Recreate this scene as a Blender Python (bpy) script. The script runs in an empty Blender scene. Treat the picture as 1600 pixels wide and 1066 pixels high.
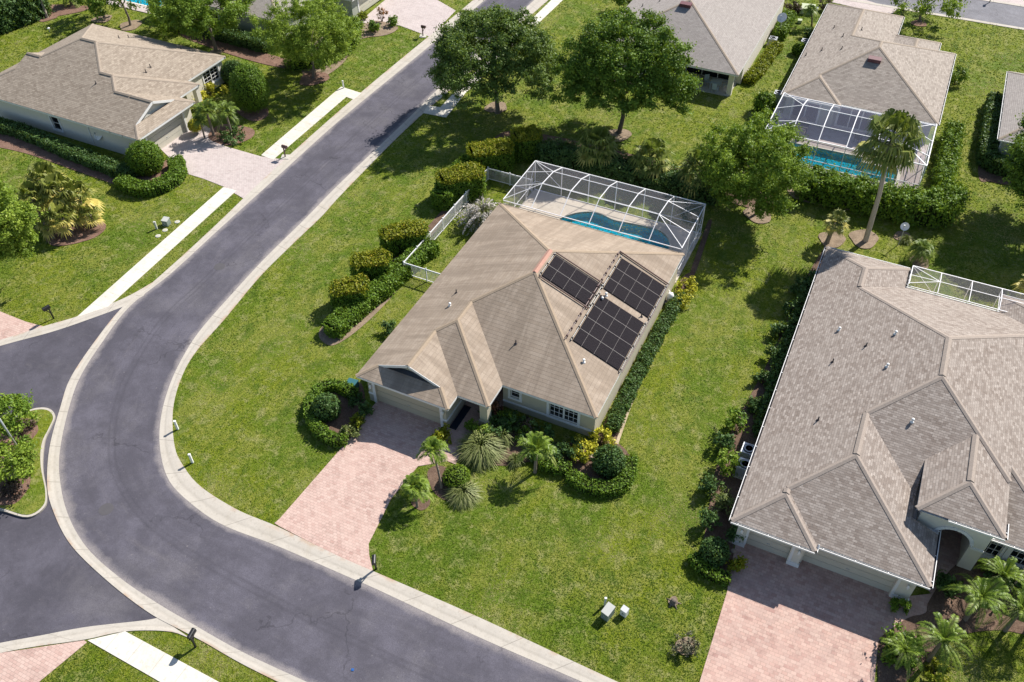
import bpy, bmesh, math, random
import numpy as np
from mathutils import Vector, Matrix
from mathutils.geometry import tessellate_polygon

R = math.radians
rng = np.random.default_rng(11)
random.seed(5)
SC = bpy.context.scene
COL = SC.collection

# ------------------------------------------------------------------ camera model (survey of the site from the photo)
F, PITCH, ROLL, YAW, HC = 1350.7, R(44.23), R(-0.335), R(25.757), 43.6
sy, cy, sp, cp = math.sin(YAW), math.cos(YAW), math.sin(PITCH), math.cos(PITCH)
FW = np.array([-sy * cp, cy * cp, -sp])
_r = np.array([cy, sy, 0.0]); _u = np.array([-sy * sp, cy * sp, cp])
CR = math.cos(ROLL) * _r + math.sin(ROLL) * _u
CU = -math.sin(ROLL) * _r + math.cos(ROLL) * _u

def ray(px, py):
    return FW + CR * ((px - 800) / F) - CU * ((py - 533) / F)
def at(px, py, z=0.0):
    d = ray(px, py); t = (z - HC) / d[2]
    return (d[0] * t, d[1] * t, z)
def xy(px, py, z=0.0):
    return at(px, py, z)[:2]
def height_at(base, py):
    """height above the base pixel whose image row is py"""
    b = at(*base)
    lo, hi = 0.0, 25.0
    for _ in range(40):
        m = (lo + hi) / 2
        q = np.array([b[0], b[1], m - HC]); w = q @ FW
        y = 533 - F * (q @ CU) / w
        if y > py: lo = m
        else: hi = m
    return lo
def ppm(x, y, z=0):
    """photo pixels per metre at a point"""
    return F / (np.array([x, y, z - HC]) @ FW)

# ------------------------------------------------------------------ object helpers
ORG = {}
def link(o, parent=None):
    COL.objects.link(o)
    if parent is not None: o.parent = parent
    return o
def tag(o, label=None, cat=None, group=None, kind=None):
    if label: o['label'] = label
    if cat: o['category'] = cat
    if group: o['group'] = group
    if kind: o['kind'] = kind
    return o
def thing(name, label, cat, loc=(0, 0, 0), group=None):
    o = bpy.data.objects.new(name, None); o.empty_display_size = 0.3
    link(o); o.location = loc; ORG[o.name] = np.array(loc, float)
    return tag(o, label, cat, group)
def dup(root, loc, rotz=0, label=None, scale=1.0, group=None):
    r = root.copy(); COL.objects.link(r); r.location = loc; r.rotation_euler = (0, 0, rotz); r.scale = (scale,) * 3
    if label: r['label'] = label
    if group: r['group'] = group
    for ch in root.children:
        c = ch.copy(); COL.objects.link(c); c.parent = r
        for g in ch.children:
            d = g.copy(); COL.objects.link(d); d.parent = c
    return r
def org(parent):
    return ORG.get(parent.name, np.zeros(3)) if parent is not None else np.zeros(3)

class MB:
    def __init__(s): s.v = []; s.f = []; s.uv = []
    def add(s, vs, fs, uvs=None):
        b = len(s.v); s.v += [tuple(map(float, v)) for v in vs]
        for i, f in enumerate(fs):
            s.f.append([b + k for k in f]); s.uv.append(uvs[i] if uvs else None)
        return s
    def quad(s, a, b, c, d, uv=None): return s.add([a, b, c, d], [(0, 1, 2, 3)], [uv] if uv else None)
    def box(s, c, d, rz=0.0, M=None):
        x, y, z = (k / 2 for k in d)
        vs = [Vector(p) for p in ((-x,-y,-z),(x,-y,-z),(x,y,-z),(-x,y,-z),(-x,-y,z),(x,-y,z),(x,y,z),(-x,y,z))]
        T = Matrix.Translation(c) @ (M if M is not None else Matrix.Rotation(rz, 4, 'Z'))
        return s.add([T @ v for v in vs], [(3,2,1,0),(4,5,6,7),(0,1,5,4),(1,2,6,5),(2,3,7,6),(3,0,4,7)])
    def bar(s, a, b, w, h=None, up=(0, 0, 1)):
        """box beam from a to b, section w (across) x h (up)"""
        h = h or w
        a, b = Vector(a), Vector(b); d = (b - a).normalized()
        up = Vector(up)
        if abs(d.dot(up)) > .99: up = Vector((0, 1, 0))
        x = d.cross(up).normalized(); z = x.cross(d)
        vs = []
        for p in (a, b):
            for i, j in ((-1,-1),(1,-1),(1,1),(-1,1)): vs.append(p + x * (i * w / 2) + z * (j * h / 2))
        return s.add(vs, [(0,1,2,3),(7,6,5,4),(0,4,5,1),(1,5,6,2),(2,6,7,3),(3,7,4,0)])
    def tube(s, pts, rad, n=8, cap=True):
        pts = [Vector(p) for p in pts]; k = len(pts)
        rad = [rad] * k if not hasattr(rad, '__len__') else rad
        vs, fs = [], []
        for i, p in enumerate(pts):
            d = (pts[min(i + 1, k - 1)] - pts[max(i - 1, 0)]).normalized()
            u = Vector((0, 0, 1)) if abs(d.z) < .95 else Vector((1, 0, 0))
            x = d.cross(u).normalized(); y = x.cross(d)
            for j in range(n):
                t = 2 * math.pi * j / n; vs.append(p + (x * math.cos(t) + y * math.sin(t)) * rad[i])
        for i in range(k - 1):
            for j in range(n):
                fs.append((i*n+j, (i+1)*n+j, (i+1)*n+(j+1)%n, i*n+(j+1)%n))
        if cap: fs += [tuple(range(n)), tuple(range(k*n-1, (k-1)*n-1, -1))]
        return s.add(vs, fs)
    def lathe(s, c, prof, n=14):
        vs, fs = [], []
        for r_, z in prof:
            for j in range(n):
                t = 2*math.pi*j/n; vs.append((c[0]+r_*math.cos(t), c[1]+r_*math.sin(t), c[2]+z))
        for i in range(len(prof)-1):
            for j in range(n): fs.append((i*n+j, i*n+(j+1)%n, (i+1)*n+(j+1)%n, (i+1)*n+j))
        fs += [tuple(range(n-1, -1, -1)), tuple(range((len(prof)-1)*n, len(prof)*n))]
        return s.add(vs, fs)
    def prism(s, poly, z0, z1):
        n = len(poly)
        A = sum(poly[i][0]*poly[(i+1)%n][1]-poly[(i+1)%n][0]*poly[i][1] for i in range(n))
        if A < 0: poly = poly[::-1]
        vs = [(p[0],p[1],z0) for p in poly] + [(p[0],p[1],z1) for p in poly]
        fs = [tuple(range(n, 2*n))] + [(i,(i+1)%n,n+(i+1)%n,n+i) for i in range(n)]
        return s.add(vs, fs)
    def build(s, name, mat, parent=None, smooth=False, loc=None):
        me = bpy.data.meshes.new(name); o = org(parent) if parent is not None else (np.array(loc, float) if loc is not None else np.zeros(3))
        me.from_pydata([tuple(np.array(v) - o) for v in s.v], [], s.f)
        if any(u is not None for u in s.uv):
            l = me.uv_layers.new(name='UVMap'); k = 0; dat = []
            for f, u in zip(s.f, s.uv):
                for i in range(len(f)): dat += list(u[i]) if u is not None else [0, 0]
            l.data.foreach_set('uv', dat)
        me.materials.append(mat)
        if smooth: me.polygons.foreach_set('use_smooth', [True]*len(me.polygons))
        me.update()
        ob = bpy.data.objects.new(name, me); link(ob, parent)
        if parent is None and loc is not None: ob.location = loc
        ORG[ob.name] = o
        return ob

def quads_obj(name, Q, tint, mat, parent=None, loc=None):
    """many loose quads Q (N,4,3) with one tint value per quad"""
    N = len(Q)
    o = org(parent) if parent is not None else (np.array(loc, float) if loc is not None else np.zeros(3))
    V = (Q - o).reshape(-1, 3).astype(np.float32)
    me = bpy.data.meshes.new(name)
    me.vertices.add(4*N); me.vertices.foreach_set('co', V.ravel())
    me.loops.add(4*N); me.loops.foreach_set('vertex_index', np.arange(4*N, dtype=np.int32))
    me.polygons.add(N); me.polygons.foreach_set('loop_start', np.arange(0, 4*N, 4, dtype=np.int32))
    a = me.attributes.new('tint', 'FLOAT', 'FACE'); a.data.foreach_set('value', np.asarray(tint, np.float32))
    me.materials.append(mat); me.update(calc_edges=True)
    ob = bpy.data.objects.new(name, me); link(ob, parent)
    if parent is None and loc is not None: ob.location = loc
    ORG[ob.name] = o
    return ob

# ------------------------------------------------------------------ materials
MATS = {}
class NT:
    def __init__(s, name):
        s.m = bpy.data.materials.new(name); s.m.use_nodes = True; s.t = s.m.node_tree; s.n = s.t.nodes; s.l = s.t.links
        s.p = s.n['Principled BSDF']; s.out = s.n['Material Output']; MATS[name] = s.m
    def node(s, typ, **kw):
        n = s.n.new(typ)
        for k, v in kw.items():
            if k.startswith('i_'):
                key = k[2:]; key = int(key) if key.isdigit() else key.replace('_', ' ')
                s.set(n.inputs[key], v)
            else: setattr(n, k, v)
        return n
    def set(s, inp, v):
        if hasattr(v, 'node'): s.l.new(v, inp)
        elif isinstance(v, tuple) and len(v) == 3 and inp.type == 'RGBA': inp.default_value = (*v, 1)
        else: inp.default_value = v
    def pos(s):
        return s.node('ShaderNodeNewGeometry').outputs['Position']
    def noise(s, vec, scale, detail=3, rough=.55, dist=0):
        n = s.node('ShaderNodeTexNoise'); s.set(n.inputs['Vector'], vec)
        n.inputs['Scale'].default_value = scale; n.inputs['Detail'].default_value = detail
        n.inputs['Roughness'].default_value = rough; n.inputs['Distortion'].default_value = dist
        return n.outputs['Fac']
    def ramp(s, fac, stops):
        n = s.node('ShaderNodeValToRGB'); s.set(n.inputs[0], fac); e = n.color_ramp.elements
        while len(e) < len(stops): e.new(.5)
        for k, (p, c) in enumerate(stops):
            e[k].position = p; e[k].color = (c, c, c, 1) if not isinstance(c, tuple) else (*c, 1)
        return n.outputs[0]
    def mix(s, f, a, b, typ='MIX'):
        n = s.node('ShaderNodeMix', data_type='RGBA', blend_type=typ)
        s.set(n.inputs[0], f); s.set(n.inputs[6], a); s.set(n.inputs[7], b); return n.outputs[2]
    def math(s, op, a, b=0.0, c=0.0):
        n = s.node('ShaderNodeMath', operation=op); s.set(n.inputs[0], a); s.set(n.inputs[1], b); s.set(n.inputs[2], c); return n.outputs[0]
    def mapping(s, vec, scale=(1,1,1), rot=(0,0,0), loc=(0,0,0)):
        n = s.node('ShaderNodeMapping'); s.set(n.inputs[0], vec); n.inputs['Scale'].default_value = scale; n.inputs['Rotation'].default_value = rot; n.inputs['Location'].default_value = loc
        return n.outputs[0]
    def bump(s, h, strength=.3, dist=.02):
        n = s.node('ShaderNodeBump'); n.inputs['Strength'].default_value = strength; n.inputs['Distance'].default_value = dist
        s.set(n.inputs['Height'], h); s.l.new(n.outputs[0], s.p.inputs['Normal'])
    def fin(s, col=None, rough=.8, spec=.3, metal=0):
        if col is not None: s.set(s.p.inputs['Base Color'], col)
        s.set(s.p.inputs['Roughness'], rough); s.p.inputs['Specular IOR Level'].default_value = spec; s.p.inputs['Metallic'].default_value = metal
        return s.m

def plain(name, col, rough=.7, spec=.3, metal=0, var=.12, scale=3.0, bump=0):
    t = NT(name); p = t.pos()
    n = t.noise(p, scale, 4, .6)
    c = t.mix(n, tuple(k * (1 - var) for k in col), tuple(min(1, k * (1 + var)) for k in col))
    if bump: t.bump(t.noise(p, 60, 3), bump, .01)
    return t.fin(c, rough, spec, metal)

def m_grass():
    t = NT('lawn_grass'); p = t.pos()
    big = t.noise(p, .075, 4, .6, .6)
    mid = t.noise(t.mapping(p, loc=(31, 7, 0)), .30, 6, .66, .5)
    pat = t.noise(t.mapping(p, loc=(5, 90, 0)), 1.1, 6, .74, .3)
    pat2 = t.noise(t.mapping(p, loc=(-40, 12, 0), scale=(1, .6, 1), rot=(0, 0, .35)), .8, 6, .75)
    fin = t.noise(p, 5.0, 5, .8)
    blade = t.noise(t.mapping(p, scale=(1, .6, 1), rot=(0, 0, .6)), 19, 3, .8)
    c = t.mix(t.ramp(big, [(.44, 0.0), (.56, 1.0)]), (.100, .162, .008), (.175, .205, .008))
    c = t.mix(t.ramp(mid, [(.46, 0.0), (.58, .9)]), c, (.235, .240, .040))
    c = t.mix(t.ramp(pat, [(.51, 0.0), (.62, .75)]), c, (.330, .305, .130))
    c = t.mix(t.ramp(pat2, [(.39, .80), (.48, 0.0)]), c, (.058, .112, .006))
    c = t.mix(t.ramp(fin, [(.40, .50), (.49, 0.0)]), c, (.056, .105, .006))
    c = t.mix(t.ramp(fin, [(.52, 0.0), (.64, .50)]), c, (.330, .330, .105))
    c = t.mix(t.ramp(blade, [(.42, .45), (.50, 0.0)]), c, (.042, .078, .005))
    c = t.mix(t.ramp(blade, [(.54, 0.0), (.66, .45)]), c, (.33, .35, .10))
    w = t.node('ShaderNodeTexWave', wave_type='BANDS', bands_direction='X'); t.set(w.inputs['Vector'], p)
    w.inputs['Scale'].default_value = .36; w.inputs['Distortion'].default_value = 3.0; w.inputs['Detail'].default_value = 2
    c = t.mix(t.math('MULTIPLY', w.outputs['Fac'], .24), c, (.085, .145, .010))
    t.bump(t.math('ADD', fin, t.math('MULTIPLY', blade, .8)), .8, .10)
    return t.fin(c, .85, .12)

def m_asphalt(name, edge=True, base=(.108, .101, .124)):
    t = NT(name); p = t.pos()
    uv = t.node('ShaderNodeUVMap').outputs[0]
    sep = t.node('ShaderNodeSeparateXYZ'); t.set(sep.inputs[0], uv)
    st = t.noise(t.mapping(uv, scale=(.12, 4.5, 1)), 1.0, 6, .72, .15) if edge else t.noise(p, .25, 5, .7, .8)
    cl = t.noise(p, .34, 7, .72, .15)
    gr = t.noise(p, 34, 3, .8)
    c = t.mix(t.ramp(cl, [(.42, 0.0), (.62, 1.0)]), tuple(k * .82 for k in base), tuple(k * 1.22 for k in base))
    c = t.mix(t.ramp(t.noise(t.mapping(p, loc=(3, 8, 0)), .16, 6, .72, .3), [(.50, 0.0), (.66, .42)]), c, (.185, .172, .182))
    c = t.mix(t.ramp(st, [(.38, .40), (.52, 0.0)]), c, tuple(k * .68 for k in base))
    c = t.mix(t.ramp(st, [(.58, 0.0), (.80, .50)]), c, (.200, .182, .190))
    if edge:
        e = t.math('ABSOLUTE', t.math('SUBTRACT', sep.outputs[1], .5))
        e2 = t.math('ADD', e, t.math('MULTIPLY', t.math('SUBTRACT', t.noise(p, .7, 5, .7), .5), .16))
        c = t.mix(t.ramp(e2, [(.425, 0.0), (.485, .8)]), c, (.300, .268, .262))
        band = t.ramp(t.math('ABSOLUTE', t.math('SUBTRACT', e, .03)), [(.0, .35), (.02, 0.0)])
        c = t.mix(band, c, tuple(k * .55 for k in base))
    c = t.mix(t.ramp(t.noise(p, 2.2, 4, .7), [(.62, 0.0), (.8, .28)]), c, (.19, .17, .17))
    vo = t.node('ShaderNodeTexVoronoi', feature='DISTANCE_TO_EDGE'); q_ = t.node('ShaderNodeVectorMath', operation='ADD'); t.set(q_.inputs[0], p)
    dn = t.node('ShaderNodeTexNoise'); t.set(dn.inputs['Vector'], p); dn.inputs['Scale'].default_value = 1.2; dn.inputs['Detail'].default_value = 4
    sc_ = t.node('ShaderNodeVectorMath', operation='SCALE'); t.set(sc_.inputs[0], dn.outputs['Color']); sc_.inputs['Scale'].default_value = 1.6; t.l.new(sc_.outputs[0], q_.inputs[1])
    t.set(vo.inputs['Vector'], q_.outputs[0]); vo.inputs['Scale'].default_value = .17
    ck = t.math('MULTIPLY', t.ramp(vo.outputs['Distance'], [(.0, 1.0), (.010, 0.0)]), t.ramp(t.noise(p, .22, 2), [(.48, 0.0), (.56, .55)]))
    c = t.mix(ck, c, (.030, .028, .034))
    c = t.mix(t.ramp(t.noise(p, 5.5, 2, .5), [(.70, 0.0), (.76, .5)]), c, (.24, .22, .22))
    c = t.mix(t.ramp(gr, [(.38, .5), (.55, 0.0)]), c, (.030, .028, .035))
    t.bump(gr, .35, .012)
    return t.fin(c, .82, .25)

def m_concrete(name, base, joint=3.0, stain=(.40, .35, .28), uvjoint=True, jf=.5):
    t = NT(name); p = t.pos()
    a = t.noise(p, .8, 5, .65); b = t.noise(p, 9, 4, .7)
    c = t.mix(t.ramp(a, [(.35, 0.0), (.75, .75)]), base, tuple(k * .82 for k in base))
    c = t.mix(t.ramp(t.noise(t.mapping(p, loc=(9, 3, 1)), .35, 4, .7, 1), [(.52, 0.0), (.75, .55)]), c, stain)
    c = t.mix(t.ramp(b, [(.28, .3), (.5, 0.0)]), c, tuple(k * .6 for k in base))
    if uvjoint:
        uv = t.node('ShaderNodeUVMap').outputs[0]; sep = t.node('ShaderNodeSeparateXYZ'); t.set(sep.inputs[0], uv)
        f = t.math('FRACT', t.math('DIVIDE', sep.outputs[0], joint))
        j = t.math('LESS_THAN', f, .024 / joint * 2)
        c = t.mix(t.math('MULTIPLY', j, jf), c, (.13, .11, .09))
        rs = t.math('MULTIPLY', t.ramp(sep.outputs[1], [(.72, 0.0), (.95, 1.0)]), t.ramp(t.noise(t.mapping(p, loc=(7, 1, 0)), .5, 4, .7), [(.50, 0.0), (.62, .6)]))
        c = t.mix(rs, c, (.42, .26, .16))
        # run-off line in the gutter
        v = t.math('ABSOLUTE', t.math('SUBTRACT', sep.outputs[1], .42))
        c = t.mix(t.ramp(v, [(.03, .22), (.14, 0.0)]), c, (.27, .24, .20))
    c = t.mix(t.ramp(t.noise(t.mapping(p, loc=(2, 5, 0)), 2.6, 6, .75), [(.54, 0.0), (.70, .45)]), c, tuple(k * .62 for k in stain))
    t.bump(b, .15, .01)
    return t.fin(c, .85, .2)

def m_paver(name, c1, c2, c3, rot=0.0, w=.26, h=.17):
    t = NT(name); p = t.pos()
    q = t.mapping(p, rot=(0, 0, rot))
    def brick(loc, a, b, m, ms):
        n = t.node('ShaderNodeTexBrick'); t.set(n.inputs['Vector'], t.mapping(q, loc=loc)); n.inputs['Scale'].default_value = 1; n.inputs['Brick Width'].default_value = w; n.inputs['Row Height'].default_value = h
        n.inputs['Mortar Size'].default_value = ms; n.inputs['Mortar Smooth'].default_value = .3
        for k, v in (('Color1', a), ('Color2', b), ('Mortar', m)): n.inputs[k].default_value = (*v, 1)
        return n
    b = brick((0, 0, 0), c1, c2, [k * .52 for k in c1], .011)
    b2 = brick((w*12, h*6, 0), (0, 0, 0), (1, 1, 1), (.5, .5, .5), 0)
    c = t.mix(t.math('MULTIPLY', b2.outputs['Color'], .45), b.outputs['Color'], c3)
    c = t.mix(t.ramp(t.noise(p, .35, 5, .7), [(.44, 0.0), (.62, .35)]), c, tuple(k * 1.12 for k in c1))
    c = t.mix(t.ramp(t.noise(p, 1.3, 5, .75), [(.34, .35), (.47, 0.0)]), c, tuple(k * .55 for k in c2))
    t.bump(t.math('SUBTRACT', 1.0, b.outputs['Fac']), .4, .01)
    return t.fin(c, .85, .2)

def m_shingle(name, c1, c2, c3, line=.45, streak=0.0, tab=.34, row=.15, grain=.5):
    t = NT(name); uv = t.node('ShaderNodeUVMap').outputs[0]; p = t.pos()
    b = t.node('ShaderNodeTexBrick'); t.set(b.inputs['Vector'], uv)
    b.offset_frequency = 2; b.offset = .41
    b.inputs['Scale'].default_value = 1; b.inputs['Brick Width'].default_value = tab; b.inputs['Row Height'].default_value = row
    b.inputs['Mortar Size'].default_value = .012; b.inputs['Mortar Smooth'].default_value = .6
    b.inputs['Color1'].default_value = (*c1, 1); b.inputs['Color2'].default_value = (*c2, 1); b.inputs['Mortar'].default_value = (*[k * line for k in c1], 1)  # darkened joints paint the shadow lines cast by the shingle courses
    b2 = t.node('ShaderNodeTexBrick'); t.set(b2.inputs['Vector'], t.mapping(uv, loc=(.13, 0, 0)))
    b2.inputs['Scale'].default_value = 1; b2.inputs['Brick Width'].default_value = tab * .6; b2.inputs['Row Height'].default_value = row; b2.inputs['Mortar Size'].default_value = 0
    b2.inputs['Color1'].default_value = (0, 0, 0, 1); b2.inputs['Color2'].default_value = (1, 1, 1, 1)
    c = t.mix(t.math('MULTIPLY', b2.outputs['Color'], grain), b.outputs['Color'], c3)
    c = t.mix(t.ramp(t.noise(p, .5, 5, .7), [(.35, .35), (.6, 0.0)]), c, tuple(k * .72 for k in c1))
    c = t.mix(t.ramp(t.noise(p, 14, 3, .7), [(.3, .3), (.6, 0.0)]), c, tuple(k * .6 for k in c1))
    if streak:
        s = t.noise(t.mapping(uv, scale=(1.1, .16, 1)), 1.0, 5, .7, .8)
        c = t.mix(t.ramp(s, [(.42, streak), (.60, 0.0)]), c, tuple(k * .62 for k in c2))
    sep = t.node('ShaderNodeSeparateXYZ'); t.set(sep.inputs[0], uv)
    saw = t.math('FRACT', t.math('DIVIDE', sep.outputs[1], row))
    t.bump(t.math('ADD', t.math('MULTIPLY', saw, -.7), t.math('MULTIPLY', b2.outputs['Color'], .3)), .55, .03)
    return t.fin(c, .9, .15)

def m_leaf(name, dark, light, hi=None, trans=.3, rough=.55):
    t = NT(name); a = t.node('ShaderNodeAttribute', attribute_name='tint').outputs['Fac']
    stops = [(.0, dark), (.6, light)] + ([(1.0, hi)] if hi else [])
    c = t.ramp(a, stops)
    m = t.fin(c, rough, .25)
    tr = t.node('ShaderNodeBsdfTranslucent'); t.set(tr.inputs[0], t.mix(.5, c, (.30, .38, .02), 'MIX'))
    mx = t.node('ShaderNodeMixShader'); mx.inputs[0].default_value = trans
    t.l.new(t.p.outputs[0], mx.inputs[1]); t.l.new(tr.outputs[0], mx.inputs[2]); t.l.new(mx.outputs[0], t.out.inputs[0])
    return m

def m_screen(name, col=(.33, .32, .36), fac=.30):
    t = NT(name); t.fin(col, .9, .1)
    tr = t.node('ShaderNodeBsdfTransparent'); mx = t.node('ShaderNodeMixShader'); mx.inputs[0].default_value = fac
    t.l.new(tr.outputs[0], mx.inputs[1]); t.l.new(t.p.outputs[0], mx.inputs[2]); t.l.new(mx.outputs[0], t.out.inputs[0])
    return t.m

def m_water(name):
    t = NT(name); p = t.pos()
    tr = t.node('ShaderNodeBsdfTransparent'); tr.inputs[0].default_value = (.16, .66, .76, 1)
    gl = t.node('ShaderNodeBsdfGlossy'); gl.inputs['Roughness'].default_value = .06
    bm = t.node('ShaderNodeBump'); bm.inputs['Strength'].default_value = .12; bm.inputs['Distance'].default_value = .04
    t.set(bm.inputs['Height'], t.noise(p, 2.5, 3)); t.l.new(bm.outputs[0], gl.inputs['Normal'])
    mx = t.node('ShaderNodeMixShader'); mx.inputs[0].default_value = .02; t.l.new(tr.outputs[0], mx.inputs[1]); t.l.new(gl.outputs[0], mx.inputs[2])
    t.l.new(mx.outputs[0], t.out.inputs[0]); return t.m

def m_solar():
    t = NT('solar_mat'); uv = t.node('ShaderNodeUVMap').outputs[0]
    w = t.node('ShaderNodeTexWave', wave_type='BANDS', bands_direction='Y'); t.set(w.inputs['Vector'], uv); w.inputs['Scale'].default_value = 9
    w.inputs['Distortion'].default_value = .4
    n = t.noise(t.mapping(uv, scale=(.3, 6, 1)), 1.5, 3)
    c = t.mix(w.outputs['Fac'], (.007, .006, .009), (.022, .018, .024)); c = t.mix(t.math('MULTIPLY', n, .5), c, (.018, .013, .014))
    t.bump(w.outputs['Fac'], .5, .02)
    return t.fin(c, .75, .12)

def m_door(name, col):
    t = NT(name); p = t.pos(); sep = t.node('ShaderNodeSeparateXYZ'); t.set(sep.inputs[0], p)
    f = t.math('FRACT', t.math('DIVIDE', sep.outputs[2], .54))
    j = t.math('LESS_THAN', f, .05)
    c = t.mix(j, t.mix(t.noise(p, 1.5, 3), col, tuple(k * .9 for k in col)), tuple(k * .62 for k in col))
    t.bump(j, .3, -.015)
    return t.fin(c, .6, .3)

def m_mulch(name, a, b):
    t = NT(name); p = t.pos(); n = t.noise(p, 11, 5, .8); k = t.noise(p, 1.1, 4, .7)
    c = t.mix(t.ramp(n, [(.35, 0.0), (.68, 1.0)]), a, b); c = t.mix(t.ramp(k, [(.35, .45), (.6, 0.0)]), c, tuple(q * .5 for q in a))
    t.bump(n, .6, .05); return t.fin(c, .95, .1)

def m_bark(name, a, b):
    t = NT(name); p = t.pos(); n = t.noise(t.mapping(p, scale=(1, 1, .35)), 9, 5, .75)
    t.bump(n, .7, .04); return t.fin(t.mix(n, a, b), .95, .1)

GRASS = m_grass()
ROAD = m_asphalt('road_asphalt'); SIDE = m_asphalt('side_street_asphalt', False, (.094, .088, .108)); FARROAD = m_asphalt('far_road_asphalt', False, (.20, .195, .215))
CURB = m_concrete('curb_concrete', (.50, .455, .395), 3.0)
WALK = m_concrete('sidewalk_concrete', (.68, .635, .555), 1.52, jf=.28)
SLAB = m_concrete('deck_concrete', (.62, .545, .455), 3, (.40, .33, .25), False)
PAVE = m_paver('driveway_pavers', (.54, .385, .330), (.42, .268, .228), (.56, .43, .37), 0.0)
PAVE2 = m_paver('wide_driveway_pavers', (.53, .360, .300), (.375, .222, .190), (.50, .39, .335), 0.0, .28, .20)
PAVEP = m_paver('pale_driveway_pavers', (.52, .445, .420), (.45, .370, .350), (.55, .485, .455), .0)
MULCH = m_mulch('mulch_brown', (.10, .06, .045), (.24, .165, .12)); MULR = m_mulch('mulch_red', (.15, .080, .058), (.31, .205, .155)); STRAW = m_mulch('dry_soil', (.20, .145, .10), (.38, .295, .215)); EDGE = m_mulch('sandy_edge', (.42, .33, .22), (.56, .46, .33))
RF_MAIN = m_shingle('weathered_beige_shingle', (.400, .322, .252), (.330, .258, .196), (.43, .352, .282), .52, .55, .9, .26, .35)
RF_N = m_shingle('brown_blend_shingle', (.440, .382, .338), (.190, .148, .124), (.265, .215, .183), .28, 0, .27, .145, .52)
RF_L = m_shingle('taupe_shingle', (.430, .358, .285), (.235, .185, .142), (.34, .28, .222), .32, 0, .36, .18, .5)
RF_T = m_shingle('grey_tan_shingle', (.45, .39, .335), (.225, .185, .155), (.35, .30, .26), .36, 0, .36, .17, .6)
RF_G = m_shingle('grey_shingle', (.40, .36, .33), (.29, .255, .235), (.36, .32, .295), .42, 0, .34, .16, .55)
CAPM = plain('ridge_shingle', (.345, .268, .195), .9, .15, 0, .25, 8); CAPN = plain('ridge_shingle_brown', (.33, .275, .235), .9, .15, 0, .3, 9); CAPL = plain('ridge_shingle_taupe', (.33, .27, .215), .9, .15, 0, .2, 7)
CAPP = plain('new_ridge_pink', (.46, .26, .20), .85, .2)
STUC = plain('beige_stucco', (.50, .455, .345), .9, .15, 0, .06, 2, .2); STUCW = plain('cream_stucco', (.72, .67, .57), .9, .15, 0, .06, 2, .2); STUCG = plain('greygreen_stucco', (.40, .41, .35), .9, .15, 0, .06, 2, .2)
WHITE = plain('white_trim', (.78, .77, .75), .55, .35, 0, .04, 2); ALU = plain('white_aluminium', (.82, .81, .82), .45, .4, 0, .03, 2)
GDOOR = m_door('garage_door_paint', (.54, .475, .345)); GDOORN = m_door('garage_door_cream', (.60, .56, .46))
GLASS = plain('dark_window_glass', (.012, .014, .018), .06, .6, 0, .2, 1)
SCREEN = m_screen('insect_screen', (.36, .34, .39), .09); SCREENW = m_screen('insect_screen_wall', (.40, .38, .43), .22); SCREEN2 = m_screen('insect_screen_dark', (.19, .20, .28), .27)
WATER = m_water('pool_water'); BASIN = plain('pool_plaster', (.22, .74, .82), .6, .3, 0, .05, .5); WBASIN = plain('pool_tile', (.28, .68, .74), .4, .4)
SOLAR = m_solar(); STRAPM = plain('strap_grey', (.22, .20, .19), .7, .2); BLACK = plain('black_plastic', (.015, .015, .017), .4, .4); GREYM = plain('grey_metal', (.42, .43, .45), .45, .5, .3); GALV = plain('galvanised_steel', (.55, .56, .58), .4, .5, .5)
GUTD = plain('gutter_inside', (.05, .045, .05), .8, .1); UTIL = plain('utility_green', (.20, .24, .21), .6, .3); UTILG = plain('utility_grey', (.50, .50, .46), .6, .3); LIMEG = plain('pale_utility_green', (.46, .50, .32), .6, .3)
BARK = m_bark('grey_bark', (.09, .07, .055), (.24, .20, .165)); PBARK = m_bark('palm_bark', (.13, .10, .08), (.33, .27, .21)); PBARKL = m_bark('pale_palm_bark', (.30, .25, .20), (.46, .40, .34))
BLUE = plain('blue_plastic', (.02, .10, .32), .5, .4); TEAL = plain('teal_plastic', (.03, .12, .14), .5, .4); MAROON = plain('maroon_metal', (.15, .06, .065), .5, .4); IRON = plain('cast_iron', (.088, .082, .088), .7, .3)
BROWN = plain('brown_bronze', (.10, .055, .05), .5, .4); RUSTW = plain('weathered_wood', (.34, .28, .22), .9, .1); DOORM = plain('door_paint', (.12, .13, .14), .5, .3); MAT = plain('door_mat', (.02, .03, .045), .95, .1)

OAK = m_leaf('oak_leaves', (.060, .121, .016), (.157, .263, .029), (.272, .384, .070), .28)
OAKB = m_leaf('oak_leaves_olive', (.062, .112, .025), (.166, .250, .049), (.343, .406, .156), .26)
LIGHT = m_leaf('light_leaves', (.116, .190, .020), (.284, .389, .046), (.452, .525, .104), .34)
MIDG = m_leaf('mid_leaves', (.088, .166, .016), (.225, .332, .035), (.352, .440, .069), .32)
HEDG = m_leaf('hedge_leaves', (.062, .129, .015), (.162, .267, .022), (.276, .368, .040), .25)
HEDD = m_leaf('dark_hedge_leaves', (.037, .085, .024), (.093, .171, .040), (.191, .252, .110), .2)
HEDY = m_leaf('hedge_new_growth', (.121, .176, .011), (.270, .277, .016), (.405, .297, .027), .3)
GOLD = m_leaf('golden_leaves', (.300, .300, .020), (.560, .520, .040), (.720, .660, .120), .2)
PALM = m_leaf('palm_fronds', (.083, .132, .023), (.182, .255, .042), (.380, .429, .132), .25, .45)
PALMB = m_leaf('feather_palm_fronds', (.079, .149, .020), (.207, .297, .036), (.429, .495, .141), .28, .42)
SABAL = m_leaf('fan_palm_fronds', (.078, .108, .030), (.203, .230, .061), (.540, .459, .121), .22, .5)
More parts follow.
